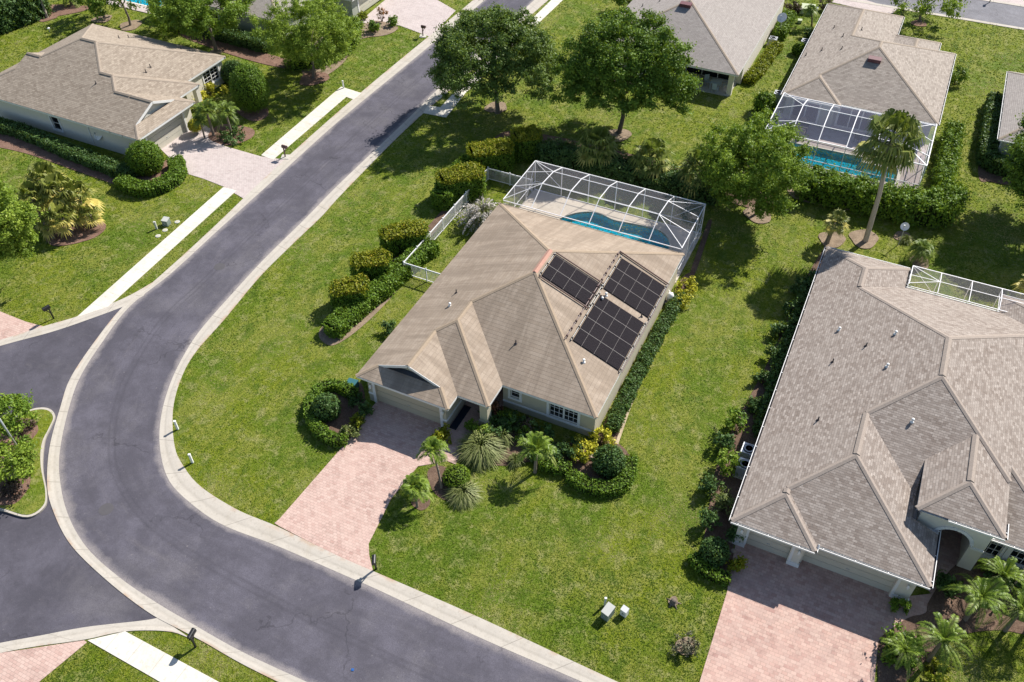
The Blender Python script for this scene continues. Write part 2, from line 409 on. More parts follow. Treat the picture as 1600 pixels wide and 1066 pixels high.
SABALG = m_leaf('green_fan_palm_fronds', (.075, .115, .020), (.190, .235, .045), (.480, .440, .120), .25, .5)
SABALY = m_leaf('yellow_fan_palm_fronds', (.095, .125, .022), (.245, .260, .050), (.620, .500, .130), .25, .5)
STRAP = m_leaf('strap_leaves', (.102, .138, .036), (.239, .268, .094), (.478, .464, .232), .25)
PLUME = m_leaf('pale_plumes', (.300, .260, .250), (.550, .500, .490), (.780, .740, .720), .25)
PURP = m_leaf('bronze_leaves', (.045, .026, .026), (.120, .075, .065), (.200, .150, .110), .2)
CROT = m_leaf('croton_leaves', (.100, .050, .030), (.340, .120, .050), (.550, .260, .120), .25)
DRYB = m_leaf('dry_twigs', (.050, .055, .030), (.150, .145, .085), (.300, .270, .190), .1)

# ------------------------------------------------------------------ vegetation geometry
def unit(v): return v / (np.linalg.norm(v, axis=-1, keepdims=True) + 1e-9)
def leaf_quads(P, N, size, spread=.7, aspect=.55, g=rng):
    n = len(P)
    nn = unit(N + spread * g.normal(size=(n, 3)))
    t = unit(np.cross(nn, g.normal(size=(n, 3)))); b = np.cross(nn, t)
    s = (size * g.uniform(.65, 1.35, n))[:, None]
    return np.stack([P + t*s, P + b*s*aspect, P - t*s, P - b*s*aspect], 1)
def sphere_dirs(n, g=rng): return unit(g.normal(size=(n, 3)))

def crown(center, radii, nclump, cr, per, size, g=rng, low=-.55, hollow=.5, flat=1.0):
    """leaf clumps spread through an uneven crown volume -> quads, tint"""
    center = np.array(center, float); radii = np.array(radii, float)
    ph = g.uniform(0, 6.28, 4)
    Q, T = [], []; k = 0
    while k < nclump:
        d = sphere_dirs(1, g)[0]
        if d[2] < low: continue
        lob = 1 + .13*math.sin(3*math.atan2(d[1], d[0])+ph[0]) + .10*math.sin(5*math.atan2(d[1], d[0])+ph[1]) + .10*math.sin(4*d[2]+ph[2])
        c = center + d * radii * lob * g.uniform(hollow, 1.0) ** .6
        r = cr * g.uniform(.45, 1.35); n = int(per * g.uniform(.5, 1.3) * min(1.3, (r/cr)**1.3))
        dd = sphere_dirs(n, g); dd[:, 2] *= .7
        ax_ = sphere_dirs(1, g)[0]; st_ = g.uniform(.2, 1.0)
        P = c + (dd + ax_ * (dd @ ax_)[:, None] * st_) * r * (np.abs(g.normal(.55, .32, n))[:, None]) * np.array([1, 1, flat])
        N = unit(dd * .8 + d * .3 + np.array([0, 0, .55]))
        Q.append(leaf_quads(P, N, size, .75, .5, g))
        base = g.uniform(.12, .62)
        T.append(np.clip(base + g.normal(0, .16, n), 0, 1)); k += 1
    return np.concatenate(Q), np.concatenate(T)

def trunk_mb(base, top, r0, limbs, g=rng, r1=None, lean=.25):
    """tapered trunk with limbs reaching to the given points"""
    mb = MB(); base = np.array(base, float); top = np.array(top, float)
    r1 = r1 or r0 * .55
    m1 = base*.6 + top*.4 + np.array([g.normal(0, lean*.4), g.normal(0, lean*.4), 0])
    mb.tube([base - [0, 0, .1], base + [0, 0, .05], base*.9 + m1*.1, m1, top], [r0*1.7, r0*1.35, r0, r0*.8, r1], 9)
    for L in limbs:
        L = np.array(L, float); s = m1*.3 + top*.7 if g.random() < .5 else top
        mid = s*.5 + L*.5 + np.array([0, 0, .12*np.linalg.norm(L - s)])
        mb.tube([s, mid, L], [r1*.6, r1*.36, r1*.1], 5)
    return mb

def tree(name, label, cat, base_px, center_px, rpx, rz, mat, bark, nclump=90, cr=.85, per=120, size=.16, trunk_r=.2, group=None, hz=None, low=-.55, ry=1.0, flat=1.0, hollow=.5):
    b = at(*base_px); h = hz if hz is not None else height_at(base_px, center_px[1])
    c = at(center_px[0], center_px[1], h)
    rr = rpx / ppm(*c)
    o = thing(name, label, cat, b, group)
    Q, T = crown(c, (rr, rr * ry, rz), nclump, cr, per, size, rng, low, hollow, flat)
    limbs = [np.array(c) + sphere_dirs(1)[0] * np.array([rr, rr, rz * .5]) * .75 for _ in range(9)]
    trunk_mb(b, (b[0]*.5 + c[0]*.5, b[1]*.5 + c[1]*.5, max(h - rz * .55, h * .45)), trunk_r, limbs).build('trunk', bark, o, True)
    quads_obj('crown', Q, T, mat, o)
    return o

def path_points(pts, step):
    pts = [np.array(p[:2], float) for p in pts]; out = []; nrm = []
    for a, b in zip(pts[:-1], pts[1:]):
        n = max(1, int(np.linalg.norm(b - a) / step))
        for k in range(n): out.append(a + (b - a) * k / n)
    out.append(pts[-1]); return np.array(out)
def smooth_path(pts, n=8, closed=False):
    pts = [np.array(p, float) for p in pts]; m = len(pts); out = []
    rngk = range(m) if closed else range(m - 1)
    for i in rngk:
        p0 = pts[(i-1) % m] if closed or i > 0 else 2*pts[0]-pts[1]
        p1 = pts[i]; p2 = pts[(i+1) % m]
        p3 = pts[(i+2) % m] if closed or i + 2 < m else 2*pts[-1]-pts[-2]
        for k in range(n):
            t = k / n
            out.append(.5*((2*p1) + (-p0+p2)*t + (2*p0-5*p1+4*p2-p3)*t*t + (-p0+3*p1-3*p2+p3)*t**3))
    if not closed: out.append(pts[-1])
    return out

def hedge_quads(path, w, h, z0=0.0, dens=230, size=.085, rough=.07, round_=.35, g=rng, closed=False, ends=True):
    """leaf shell of a clipped hedge swept along a ground path"""
    P = np.array([p[:2] for p in path]); seg = np.diff(P, axis=0); L = np.linalg.norm(seg, axis=1)
    tot = L.sum(); peri = 2*h + w
    n = int(dens * tot * peri)
    s = g.uniform(0, tot, n); cum = np.concatenate([[0], np.cumsum(L)])
    i = np.clip(np.searchsorted(cum, s) - 1, 0, len(L)-1); f = (s - cum[i]) / L[i]
    c = P[i] + seg[i] * f[:, None]; d = seg[i] / L[i][:, None]; nr = np.stack([d[:, 1], -d[:, 0]], 1)
    q = g.uniform(0, peri, n)
    side = np.where(q < h, 1, np.where(q < h + w, 0, -1))
    off = np.where(side == 1, w/2, np.where(side == -1, -w/2, q - h - w/2)); zz = np.where(side == 1, q, np.where(side == -1, peri - q, h))
    # round the shoulders
    ex = np.abs(off) / (w/2); ez = zz / h
    k = np.clip((ex**6 + ez**6) ** (1/6), 1e-3, None) ** round_
    off = off / k; zz = zz / k
    N = np.concatenate([nr * np.where(side == 0, .25*np.sign(off), side)[:, None], np.where(side == 0, 1.0, .35)[:, None]], 1)
    bumps = .5*np.sin(s*2.1 + off*3) + .5*np.sin(s*5.3 + zz*4 + 1.7)
    X = np.concatenate([c + nr * off[:, None], (z0 + zz)[:, None]], 1) + unit(N) * (rough * (bumps + g.normal(0, .8, n)))[:, None]
    Qs = [leaf_quads(X, unit(N), size, .75, .6, g)]; hh = [zz / h]
    if ends and not closed:
        for e, dv in ((P[0], -d_of(P[1]-P[0])), (P[-1], d_of(P[-1]-P[-2]))):
            m = int(dens * w * h); nrm = np.array([dv[1], -dv[0]])
            o = g.uniform(-.5, .5, m) * w; z = g.uniform(0, 1, m) * h
            bul = .18 * w * (1 - (2*o/w)**2)
            X = np.concatenate([e + nrm * o[:, None] + dv * bul[:, None], (z0 + z)[:, None]], 1) + g.normal(0, rough*.8, (m, 3))
            Qs.append(leaf_quads(X, np.tile([dv[0], dv[1], .3], (m, 1)), size, .75, .6, g)); hh.append(z / h)
    Q = np.concatenate(Qs); T = np.clip(.38 + .17*g.normal(size=len(Q)), 0, 1)
    return Q, T
def d_of(v): return v / np.linalg.norm(v)
def hedge_core(mb, path, w, h, z0=0.0):
    P = [np.array(p[:2]) for p in path]; n = len(P); vs = []; fs = []
    for i, p in enumerate(P):
        d = d_of(P[min(i+1, n-1)] - P[max(i-1, 0)]); nr = np.array([d[1], -d[0]])
        for o, z in ((-.45, 0), (-.43, .84), (-.3, .93), (.3, .93), (.43, .84), (.45, 0)):
            q = p + nr * o * w; vs.append((q[0], q[1], z0 + z * h))
    for i in range(n-1):
        for j in range(5): fs.append((i*6+j, i*6+j+1, (i+1)*6+j+1, (i+1)*6+j))
    fs += [tuple(range(5, -1, -1)), tuple(range((n-1)*6, n*6))]
    mb.add(vs, fs); return mb

COREM = plain('hedge_shadow_core', (.022, .030, .010), 1.0, .0, 0, .3, 6)  # near-black solid filling: shade between the leaves put into its colour
TWIG = plain('twigs', (.10, .08, .055), .95, .1)

def hedge(label, path, w, h, mat=None, dens=230, size=.085, rough=.07, round_=.35, group=None, name='hedge', cat='hedge', clumps=0):
    path = [np.array(p[:2]) for p in path]
    o = thing(name, label, cat, (path[0][0], path[0][1], 0), group)
    hedge_core(MB(), path, w, h).build('shadow_core', COREM, o)
    Q, T = hedge_quads(path, w, h, 0, dens, size, rough, round_)
    if clumps:
        P_ = path_points(path, .42); Qs, Ts = [Q], [T]
        for p in P_:
            for k in range(2):
                c = np.array([p[0] + rng.uniform(-.5, .5)*w, p[1] + rng.uniform(-.5, .5)*w, h - .1 + rng.uniform(-.25, .25)]); n = int(95 * clumps / .5); r = clumps * rng.uniform(.5, 1.2)
                dd = sphere_dirs(n); X = c + dd * r * np.abs(rng.normal(.6, .3, n))[:, None]
                Qs.append(leaf_quads(X, unit(dd + [0, 0, .5]), size*1.1, .7, .55)); Ts.append(np.clip(rng.uniform(.2, .7) + rng.normal(0, .15, n), 0, 1))
        Q = np.concatenate(Qs); T = np.concatenate(Ts)
    quads_obj('foliage', Q, T, mat or HEDG, o)
    return o
def ball_quads(c, r, rz, dens=260, size=.075, rough=.05, low=-.75, g=rng):
    n = int(dens * 4 * math.pi * r * (r + rz) / 2); d = sphere_dirs(n, g); d = d[d[:, 2] > low]
    P = np.array(c) + d * np.array([r, r, rz]) * (1 + rough * (g.normal(size=(len(d), 1)) + .6*np.sin(d[:, :1]*9)*np.cos(d[:, 1:2]*8)))
    return leaf_quads(P, d, size, .7, .6, g), np.clip(.36 + .17*g.normal(size=len(d)), 0, 1)
def ball_shrub(label, base, r, rz=None, mat=None, stem=.0, name='topiary_shrub', cat='shrub', dens=260, size=.075, rough=.05, group=None):
    rz = rz or r; b = np.array([base[0], base[1], 0.0]); o = thing(name, label, cat, b, group)
    c = b + [0, 0, rz * .82 + stem]
    mb = MB(); mb.lathe(c, [(r*.9*math.cos(a), rz*.9*math.sin(a)) for a in np.linspace(-1.1, 1.45, 9)], 16); mb.build('shadow_core', COREM, o)
    st = MB(); st.tube([b, b + [0, 0, rz*.4 + stem]], [.06, .045], 6); st.build('stem', BARK, o)
    Q, T = ball_quads(c, r, rz, dens, size, rough); quads_obj('foliage', Q, T, mat or HEDG, o)
    return o
def loose_shrub(label, base, r, h, mat, name='shrub', cat='shrub', n=14, cr=.28, per=70, size=.085, group=None, stems=5):
    b = np.array([base[0], base[1], 0.0]); o = thing(name, label, cat, b, group)
    Q, T = crown(b + [0, 0, h*.5], (r, r, h*.55), n, cr, per, size, rng, -.8, .25)
    Q = np.where(Q[..., 2:3] < .02, Q * [1, 1, 0] + [0, 0, .03], Q)
    st = MB()
    for k in range(stems):
        a = k * 6.28 / stems + .4; st.tube([b + [.05*math.cos(a), .05*math.sin(a), -.05], b + [r*.3*math.cos(a), r*.3*math.sin(a), h*.4], b + [r*.6*math.cos(a), r*.6*math.sin(a), h*.75]], [.03, .022, .01], 5)
    st.build('stem', TWIG, o); quads_obj('foliage', Q, T, mat, o); return o

# palms --------------------------------------------------------------
def feather_frond(origin, az, elev, length, droop, nl=26, lw=.035, ll=.42, g=rng):
    """arching rachis with two rows of narrow leaflets -> quads, tint, rachis points"""
    d = np.array([math.cos(az), math.sin(az), 0]); side = np.array([-math.sin(az), math.cos(az), 0])
    s = np.linspace(0, 1, nl)
    x = length * np.sin(s * 1.25) / 1.25 * math.cos(elev); z = length * (math.sin(elev) * s - droop * s**2.1)
    P = np.array(origin) + d * x[:, None] + np.array([0, 0, 1]) * z[:, None]
    tan = unit(np.gradient(P, axis=0)); up = np.cross(side, tan) * -1
    up = np.where(up[:, 2:3] < 0, -up, up)
    Q, T = [], []
    tv = g.uniform(.3, .6)
    for sg in (1, -1):
        L = ll * (np.sin(np.clip(s*.95+.07, 0, 1) * math.pi) ** .55) * g.uniform(.85, 1.1, nl)
        out = unit(side * sg * .92 + tan * .55 + up * g.normal(.20, .10, (nl, 1)))
        tip = P + out * L[:, None] + np.array([0, 0, -1]) * (L * .32)[:, None]
        mid = P + out * (L * .5)[:, None]
        w = tan * lw
        Q.append(np.stack([P - w*.5, mid - w, tip, mid + w], 1)); T.append(np.clip(g.normal(tv, .13, nl), 0, 1))
    return np.concatenate(Q), np.concatenate(T), P
def feather_palm_mesh(h, nf=20, length=1.7, droop=.75, lean=(0, 0), tr=.09, ll=.42, nl=26, lw=.035, g=rng):
    """local trunk MB, fronds quads"""
    top = np.array([lean[0], lean[1], h]); mb = MB()
    mb.tube([(0,0,-.1), (0,0,.1), top*[.3,.3,.5], top - [0,0,.05]], [tr*1.5, tr*1.2, tr, tr*.85], 8)
    Q, T = [], []; rb = MB()
    for k in range(nf):
        az = k * 2.39996 + g.normal(0, .1); e = g.uniform(.15, 1.0) if k % 3 else g.uniform(.9, 1.35)
        q, t, P = feather_frond(top, az, e - (.9 if k < 2 else 0), length * g.uniform(.8, 1.12), droop * g.uniform(.75, 1.3) * (1.25 if k < 2 else 1), nl, lw, ll * (.7 if k < 2 else 1), g)
        if k < 2: t = np.clip(t + .5, 0, 1)
        Q.append(q); T.append(t); rb.tube(P[::5], list(np.linspace(.022, .006, len(P[::5]))), 4)
    return mb, rb, np.concatenate(Q), np.concatenate(T)
def fan_leaf(origin, az, elev, pet, blade, nb=18, droop=.5, g=rng, bw=.085):
    d = np.array([math.cos(az)*math.cos(elev), math.sin(az)*math.cos(elev), math.sin(elev)]); side = np.array([-math.sin(az), math.cos(az), 0])
    up = np.cross(d, side); up = up if up[2] > 0 else -up
    hub = np.array(origin) + d * pet + np.array([0, 0, -.10*pet])
    a = np.linspace(-2.0, 2.0, nb) + g.normal(0, .05, nb)
    dirs = unit(np.cos(a)[:, None] * d + np.sin(a)[:, None] * side + up * .12)
    L = blade * (1 - .18*np.abs(a)/2) * g.uniform(.85, 1.1, nb)
    mid = hub + dirs * (L*.55)[:, None]; tip = hub + dirs * L[:, None] - np.array([0, 0, 1]) * (droop * L * g.uniform(.6, 1.2, nb))[:, None]
    wv = unit(np.cross(dirs, up)) * (blade * bw)
    q1 = np.stack([hub + wv*.15, mid + wv, mid - wv, hub - wv*.15], 1); q2 = np.stack([mid + wv, tip + wv*.1, tip - wv*.1, mid - wv], 1)
    tv = g.uniform(.2, .6)
    return np.concatenate([q1, q2]), np.clip(np.concatenate([g.normal(tv, .1, nb), g.normal(tv+.12, .12, nb)]), 0, 1), hub
def fan_palm_mesh(h, nf=30, pet=1.0, blade=.85, lean=(0, 0), tr=.14, droop=.55, dead=0, g=rng, nb=18, crown_h=.5, bw=.085, scat=.1):
    top = np.array([lean[0], lean[1], h]); mb = MB()
    mb.tube([(0,0,-.1), (0,0,.15), top*[.25,.25,.5], top], [tr*1.6, tr*1.3, tr, tr*1.05], 9)
    Q, T = [], []; rb = MB()
    for k in range(nf):
        az = k * 2.39996 + g.normal(0, .12); f = k / nf
        e = 1.25 - 1.85 * f + g.normal(0, scat)
        q, t, hub = fan_leaf(top + np.array([0, 0, crown_h*(1-f) - .1]), az, e, pet * g.uniform(.85, 1.1), blade * g.uniform(.85, 1.1), nb, droop * g.uniform(.7, 1.3), g, bw)
        if dead and f > 1 - dead: t = np.clip(t + .45, 0, 1)
        Q.append(q); T.append(t); rb.tube([top + np.array([0, 0, crown_h*(1-f) - .1]), hub], [.026, .016], 4)
    return mb, rb, np.concatenate(Q), np.concatenate(T)
def palm(name, label, base, meshes, mats, group=None, cat='palm'):
    mb, rb, Q, T = meshes; o = thing(name, label, cat, (0, 0, 0), group)
    mb.build('trunk', mats[0], o, True); f = quads_obj('fronds', Q, T, mats[1], o)
    rb.build('leaf_stalks', mats[1], o)
    o.location = (base[0], base[1], 0); return o
def blade_tuft_mesh(r, h, n=260, w=.022, g=rng, spread=1.0):
    """arching strap leaves from one base, local"""
    az = g.uniform(0, 6.28, n); L = g.uniform(.6, 1.05, n); e = g.uniform(.25, 1.45, n)
    d = np.stack([np.cos(az), np.sin(az), 0*az], 1); side = np.stack([-np.sin(az), np.cos(az), 0*az], 1)
    b0 = d * (g.uniform(0, .35, n) * r)[:, None]
    m = b0 + d * (r*.55*L*np.cos(e)*1.2)[:, None] + np.array([0,0,1]) * (h*.9*L*np.sin(e))[:, None]
    t = b0 + d * (r*L*(.35+.75*np.cos(e)))[:, None] + np.array([0,0,1]) * (h*L*(np.sin(e)*1.0 - .32))[:, None]
    t[:, 2] = np.maximum(t[:, 2], .03)
    s = side * w
    Q = np.concatenate([np.stack([b0 - s*.6, m - s, m + s, b0 + s*.6], 1), np.stack([m - s, t - s*.1, t + s*.1, m + s], 1)])
    tv = np.clip(g.normal(.42, .18, n), 0, 1); return Q, np.concatenate([tv, np.clip(tv + .1, 0, 1)])
def tuft(label, base, r, h, mat, n=260, w=.022, name='grass_clump', cat='shrub', group=None):
    o = thing(name, label, cat, (0, 0, 0), group); Q, T = blade_tuft_mesh(r, h, n, w); quads_obj('leaves', Q, T, mat, o)
    MB().lathe((0, 0, 0), [(.12, -.03), (.10, .12), (.05, .2)], 8).build('root_crown', TWIG, o)
    o.location = (base[0], base[1], 0); return o

# ------------------------------------------------------------------ roofs
PITCH5 = 5 / 12
class Piece:
    def __init__(s, L, Rr, Fr, B, hips='LRFB', z0=2.6, p=PITCH5, eaves=None, rect=None):
        s.L, s.R, s.F, s.B, s.z0, s.p, s.hips = L, Rr, Fr, B, z0, p, hips
        s.pl = {'L': (p, 0, z0 - p*L), 'R': (-p, 0, z0 + p*Rr), 'F': (0, p, z0 - p*Fr), 'B': (0, -p, z0 + p*B)}
        s.pl = {k: v for k, v in s.pl.items() if k in hips}
        s.rect = rect or (L, Rr, Fr, B); s.eaves = hips if eaves is None else eaves
    def z(s, x, y):
        a, b, c, d = s.rect
        if not (a - 1e-6 <= x <= b + 1e-6 and c - 1e-6 <= y <= d + 1e-6): return -9
        return min(A*x + B*y + C for A, B, C in s.pl.values())
    def poly(s): a, b, c, d = s.rect; return [(a, c), (b, c), (b, d), (a, d)]
    def halfs(s):
        a, b, c, d = s.rect
        return [(1, 0, -a), (-1, 0, b), (0, 1, -c), (0, -1, d)]
def clip(poly, h):
    """keep h0 x + h1 y + h2 >= 0"""
    out = []; n = len(poly)
    for i in range(n):
        p, q = poly[i], poly[(i+1) % n]
        a = h[0]*p[0] + h[1]*p[1] + h[2]; b = h[0]*q[0] + h[1]*q[1] + h[2]
        if a >= 0: out.append(p)
        if (a > 0 > b) or (a < 0 < b):
            t = a / (a - b); out.append((p[0] + t*(q[0]-p[0]), p[1] + t*(q[1]-p[1])))
    return out
def area(poly): return abs(sum(poly[i][0]*poly[(i+1) % len(poly)][1] - poly[(i+1) % len(poly)][0]*poly[i][1] for i in range(len(poly)))) / 2 if len(poly) > 2 else 0
def subtract(poly, halfs):
    """convex poly minus the convex region {all halfs >= 0}"""
    out = []; rest = poly
    for h in halfs:
        o = clip(rest, (-h[0], -h[1], -h[2]))
        if area(o) > 1e-3: out.append(o)
        rest = clip(rest, h)
        if area(rest) < 1e-3: break
    return out
def higher_region(pj, plane, eps):
    return pj.halfs() + [(A - plane[0], B - plane[1], C - plane[2] - eps) for A, B, C in pj.pl.values()]
def seg_subtract(segs, halfs, P, D):
    out = []
    for a, b in segs:
        lo, hi = a, b
        for h in halfs:
            v0 = h[0]*P[0] + h[1]*P[1] + h[2]; dv = h[0]*D[0] + h[1]*D[1]
            if abs(dv) < 1e-9:
                if v0 < 0: lo, hi = 1, 0; break
            else:
                t = -v0 / dv
                if dv > 0: lo = max(lo, t)
                else: hi = min(hi, t)
        if hi - lo < 1e-4: out.append((a, b)); continue
        if lo - a > 1e-3: out.append((a, lo))
        if b - hi > 1e-3: out.append((hi, b))
    return out
def roof_z(pieces, x, y): return max(p.z(x, y) for p in pieces)
def on_roof(pieces, px, py):
    """where the sight line meets the roof"""
    z = 9.0
    while z > 2.0:
        x, y, _ = at(px, py, z)
        if roof_z(pieces, x, y) >= z: return (x, y, z)
        z -= .01
    return at(px, py, 2.6)

def make_roof(house, pieces, mat, capmat, vent_ridges=False, gutter=False, fascia=True, cap_w=.15, hipcaps=True):
    surf = MB(); caps = MB(); fas = MB(); sof = MB(); gut = MB(); gin = MB()
    for i, P in enumerate(pieces):
        for k, pl in P.pl.items():
            poly = P.poly()
            for m, q in P.pl.items():
                if m != k: poly = clip(poly, (q[0]-pl[0], q[1]-pl[1], q[2]-pl[2]))
            polys = [poly] if area(poly) > 1e-3 else []
            for j, Q in enumerate(pieces):
                if j == i: continue
                polys = [r for g_ in polys for r in subtract(g_, higher_region(Q, pl, 1e-4 if j > i else -1e-4))]
            ax = 1 if k in 'LR' else 0
            sl = math.sqrt(1 + P.p**2)
            for g_ in polys:
                vs = [(x, y, pl[0]*x + pl[1]*y + pl[2]) for x, y in g_]
                uv = [((v[ax]), (v[2] - P.z0) / P.p * sl) for v in vs]
                surf.add(vs, [tuple(range(len(vs)))], [uv])
        # hip and ridge caps
        ks = list(P.pl)
        for a in range(len(ks)):
            for b in range(a+1, len(ks)):
                pa, pb = P.pl[ks[a]], P.pl[ks[b]]
                poly = P.poly()
                for m, q in P.pl.items():
                    if m != ks[a]: poly = clip(poly, (q[0]-pa[0], q[1]-pa[1], q[2]-pa[2]))
                e = None; n = len(poly)
                for t in range(n):
                    p, q = poly[t], poly[(t+1) % n]
                    if all(abs((pa[0]-pb[0])*w[0] + (pa[1]-pb[1])*w[1] + pa[2]-pb[2]) < 1e-5 for w in (p, q)) and math.dist(p, q) > .05: e = (p, q)
                if not e: continue
                p, q = e; D = (q[0]-p[0], q[1]-p[1]); segs = [(0.0, 1.0)]
                zs = (pa[0]*p[0]+pa[1]*p[1]+pa[2], pa[0]*q[0]+pa[1]*q[1]+pa[2])
                for j, Q in enumerate(pieces):
                    if j == i: continue
                    hs = Q.halfs(); same = lambda u, v: max(abs(k1-k2) for k1, k2 in zip(u, v)) < 1e-6
                    if j > i and any(same(pa, q_) for q_ in Q.pl.values()) and any(same(pb, q_) for q_ in Q.pl.values()): continue
                    for A, B, C in Q.pl.values(): hs.append((A-pa[0], B-pa[1], C-pa[2] + 1e-4))
                    segs = seg_subtract(segs, hs, p, D)
                flat = abs(zs[0]-zs[1]) < 1e-3
                ln = math.hypot(*D); nx, ny = -D[1]/ln, D[0]/ln
                lift = .085 if (flat and vent_ridges) else .03
                w = cap_w * (1.15 if flat and vent_ridges else 1)
                for s0, s1 in segs:
                    if (s1 - s0) * ln < .15: continue
                    if flat and vent_ridges: s0 += .05 / ln; s1 -= .05 / ln
                    row = []
                    for s in (s0, s1):
                        c = (p[0]+D[0]*s, p[1]+D[1]*s); zc = min(pa[0]*c[0]+pa[1]*c[1]+pa[2], 99)
                        rr = []
                        for off, lf in ((-w, -.01), (-w, lift*.75), (0, lift), (w, lift*.75), (w, -.01)):
                            x, y = c[0]+nx*off, c[1]+ny*off
                            z = min(pa[0]*x+pa[1]*y+pa[2], pb[0]*x+pb[1]*y+pb[2]) if off else zc
                            rr.append((x, y, z + lf))
                        row.append(rr)
                    MB().add(row[0] + row[1], [(t, t+1, t+6, t+5) for t in range(4)] + [(4,3,2,1,0), (5,6,7,8,9)]).build('ridge_cap', capmat, house)
        # fascia, soffit, gutters along the eaves
        a, b, c, d = P.rect; z = P.z0
        sides = {'F': ((a, c), (b, c), (0, -1)), 'R': ((b, c), (b, d), (1, 0)), 'B': ((b, d), (a, d), (0, 1)), 'L': ((a, d), (a, c), (-1, 0))}
        for k in P.eaves:
            p, q, n = sides[k]; D = (q[0]-p[0], q[1]-p[1]); ln = math.hypot(*D); segs = [(0.0, 1.0)]
            for j, Q in enumerate(pieces):
                if j == i: continue
                h = [(u, v, w - .02) for u, v, w in Q.halfs()]
                if j < i: h = [(u, v, w + .04) for u, v, w in Q.halfs()]
                if Q.z0 - z < 1.0: segs = seg_subtract(segs, h, p, D)
            for s0, s1 in segs:
                A = (p[0]+D[0]*s0 - n[0]*.015, p[1]+D[1]*s0 - n[1]*.015); B = (p[0]+D[0]*s1 - n[0]*.015, p[1]+D[1]*s1 - n[1]*.015)
                fas.bar((*A, z - .11), (*B, z - .11), .03, .17)
                if gutter:
                    o0, o1 = .02, .13
                    pA = [(A[0]+n[0]*o, A[1]+n[1]*o) for o in (o0, o1)]; pB = [(B[0]+n[0]*o, B[1]+n[1]*o) for o in (o0, o1)]
                    mid = lambda u, v, t: (u[0]*(1-t)+v[0]*t, u[1]*(1-t)+v[1]*t)
                    gut.bar((*pA[1], z - .08), (*pB[1], z - .08), .035, .11)
                    m0, m1 = mid(*pA, .5), mid(*pB, .5)
                    gin.bar((*m0, z - .115), (*m1, z - .115), .075, .03)
                    L_ = ln * (s1 - s0)
                    for t in np.arange(.4, L_, 1.7):
                        f = t / L_; u = mid(pA[0], pB[0], f); v = mid(pA[1], pB[1], f); gut.bar((*u, z - .035), (*v, z - .035), .04, .02)
        sof.add([(a+.02, c+.02, z-.17-.003*i), (b-.02, c+.02, z-.17-.003*i), (b-.02, d-.02, z-.17-.003*i), (a+.02, d-.02, z-.17-.003*i)], [(3, 2, 1, 0)])
    r = surf.build('roof', mat, house)
    fas.build('fascia', WHITE, house); sof.build('soffit', WHITE, house)
    if gutter: g_ = gut.build('gutter', WHITE, house); gin.build('gutter_trough', GUTD, g_)
    return r

def wall(mb, p, q, z0, z1, openings=(), depth=.12, flip=False):
    """vertical wall p->q (outside on the right) with rectangular openings (s0,s1,za,zb) and reveals"""
    p = np.array(p, float); q = np.array(q, float); D = q - p; L = np.linalg.norm(D); d = D / L; n = np.array([d[1], -d[0]])
    xs = sorted({0.0, L, *[o[0] for o in openings], *[o[1] for o in openings]}); zs = sorted({z0, z1, *[o[2] for o in openings], *[o[3] for o in openings]})
    pt = lambda s, z, k=0: (*(p + d*s - n*k), z)
    for i in range(len(xs)-1):
        for j in range(len(zs)-1):
            mx, mz = (xs[i]+xs[i+1])/2, (zs[j]+zs[j+1])/2
            if any(o[0] < mx < o[1] and o[2] < mz < o[3] for o in openings): continue
            mb.quad(pt(xs[i], zs[j]), pt(xs[i+1], zs[j]), pt(xs[i+1], zs[j+1]), pt(xs[i], zs[j+1]))
    for s0, s1, za, zb in openings:
        k = depth
        mb.quad(pt(s0, za), pt(s0, zb), pt(s0, zb, k), pt(s0, za, k)); mb.quad(pt(s1, za), pt(s1, za, k), pt(s1, zb, k), pt(s1, zb))
        mb.quad(pt(s0, zb), pt(s1, zb), pt(s1, zb, k), pt(s0, zb, k)); mb.quad(pt(s0, za), pt(s0, za, k), pt(s1, za, k), pt(s1, za))
    return mb
def window(house, p, q, s0, s1, za, zb, cols=2, rows=2, panels=1, depth=.12, fr=.16, mullion=.10, sill=True):
    """frame, glazing bars and pane filling a wall opening"""
    p = np.array(p, float); q = np.array(q, float); d = (q-p)/np.linalg.norm(q-p); n = np.array([d[1], -d[0]]); ang = math.atan2(d[1], d[0])
    def bx(mb, sa, sb, a, b, o0, o1):
        c = p + d*((sa+sb)/2) + n*((o0+o1)/2); mb.box((c[0], c[1], (a+b)/2), (sb-sa, abs(o1-o0), b-a), ang)
    mb = MB()
    bx(mb, s0-fr, s1+fr, zb, zb+fr, .002, .045); bx(mb, s0-fr, s1+fr, za-fr, za, .002, .065 if sill else .045)
    bx(mb, s0-fr, s0, za, zb, .002, .045); bx(mb, s1, s1+fr, za, zb, .002, .045)
    k = depth; e = .045
    bx(mb, s0, s1, zb-e, zb, -k+.012, -k+.05); bx(mb, s0, s1, za, za+e, -k+.012, -k+.05); bx(mb, s0, s0+e, za+e, zb-e, -k+.012, -k+.05); bx(mb, s1-e, s1, za+e, zb-e, -k+.012, -k+.05)
    pw = (s1 - s0) / panels
    for i in range(panels):
        a = s0 + i*pw
        if i: bx(mb, a-mullion/2, a+mullion/2, za+e, zb-e, -k+.012, -k+.06)
        for c in range(1, cols): bx(mb, a+pw*c/cols-.014, a+pw*c/cols+.014, za+e, zb-e, -k+.012, -k+.035)
    for r_ in range(1, rows): bx(mb, s0+e, s1-e, za+(zb-za)*r_/rows-.014, za+(zb-za)*r_/rows+.014, -k+.012, -k+.038)
    w = mb.build('window', WHITE, house)
    g = MB(); a = p + d*s0 - n*(k-.004); b = p + d*s1 - n*(k-.004)
    g.quad((*a, za), (*b, za), (*b, zb), (*a, zb)); g.build('pane', GLASS, w)
    return w
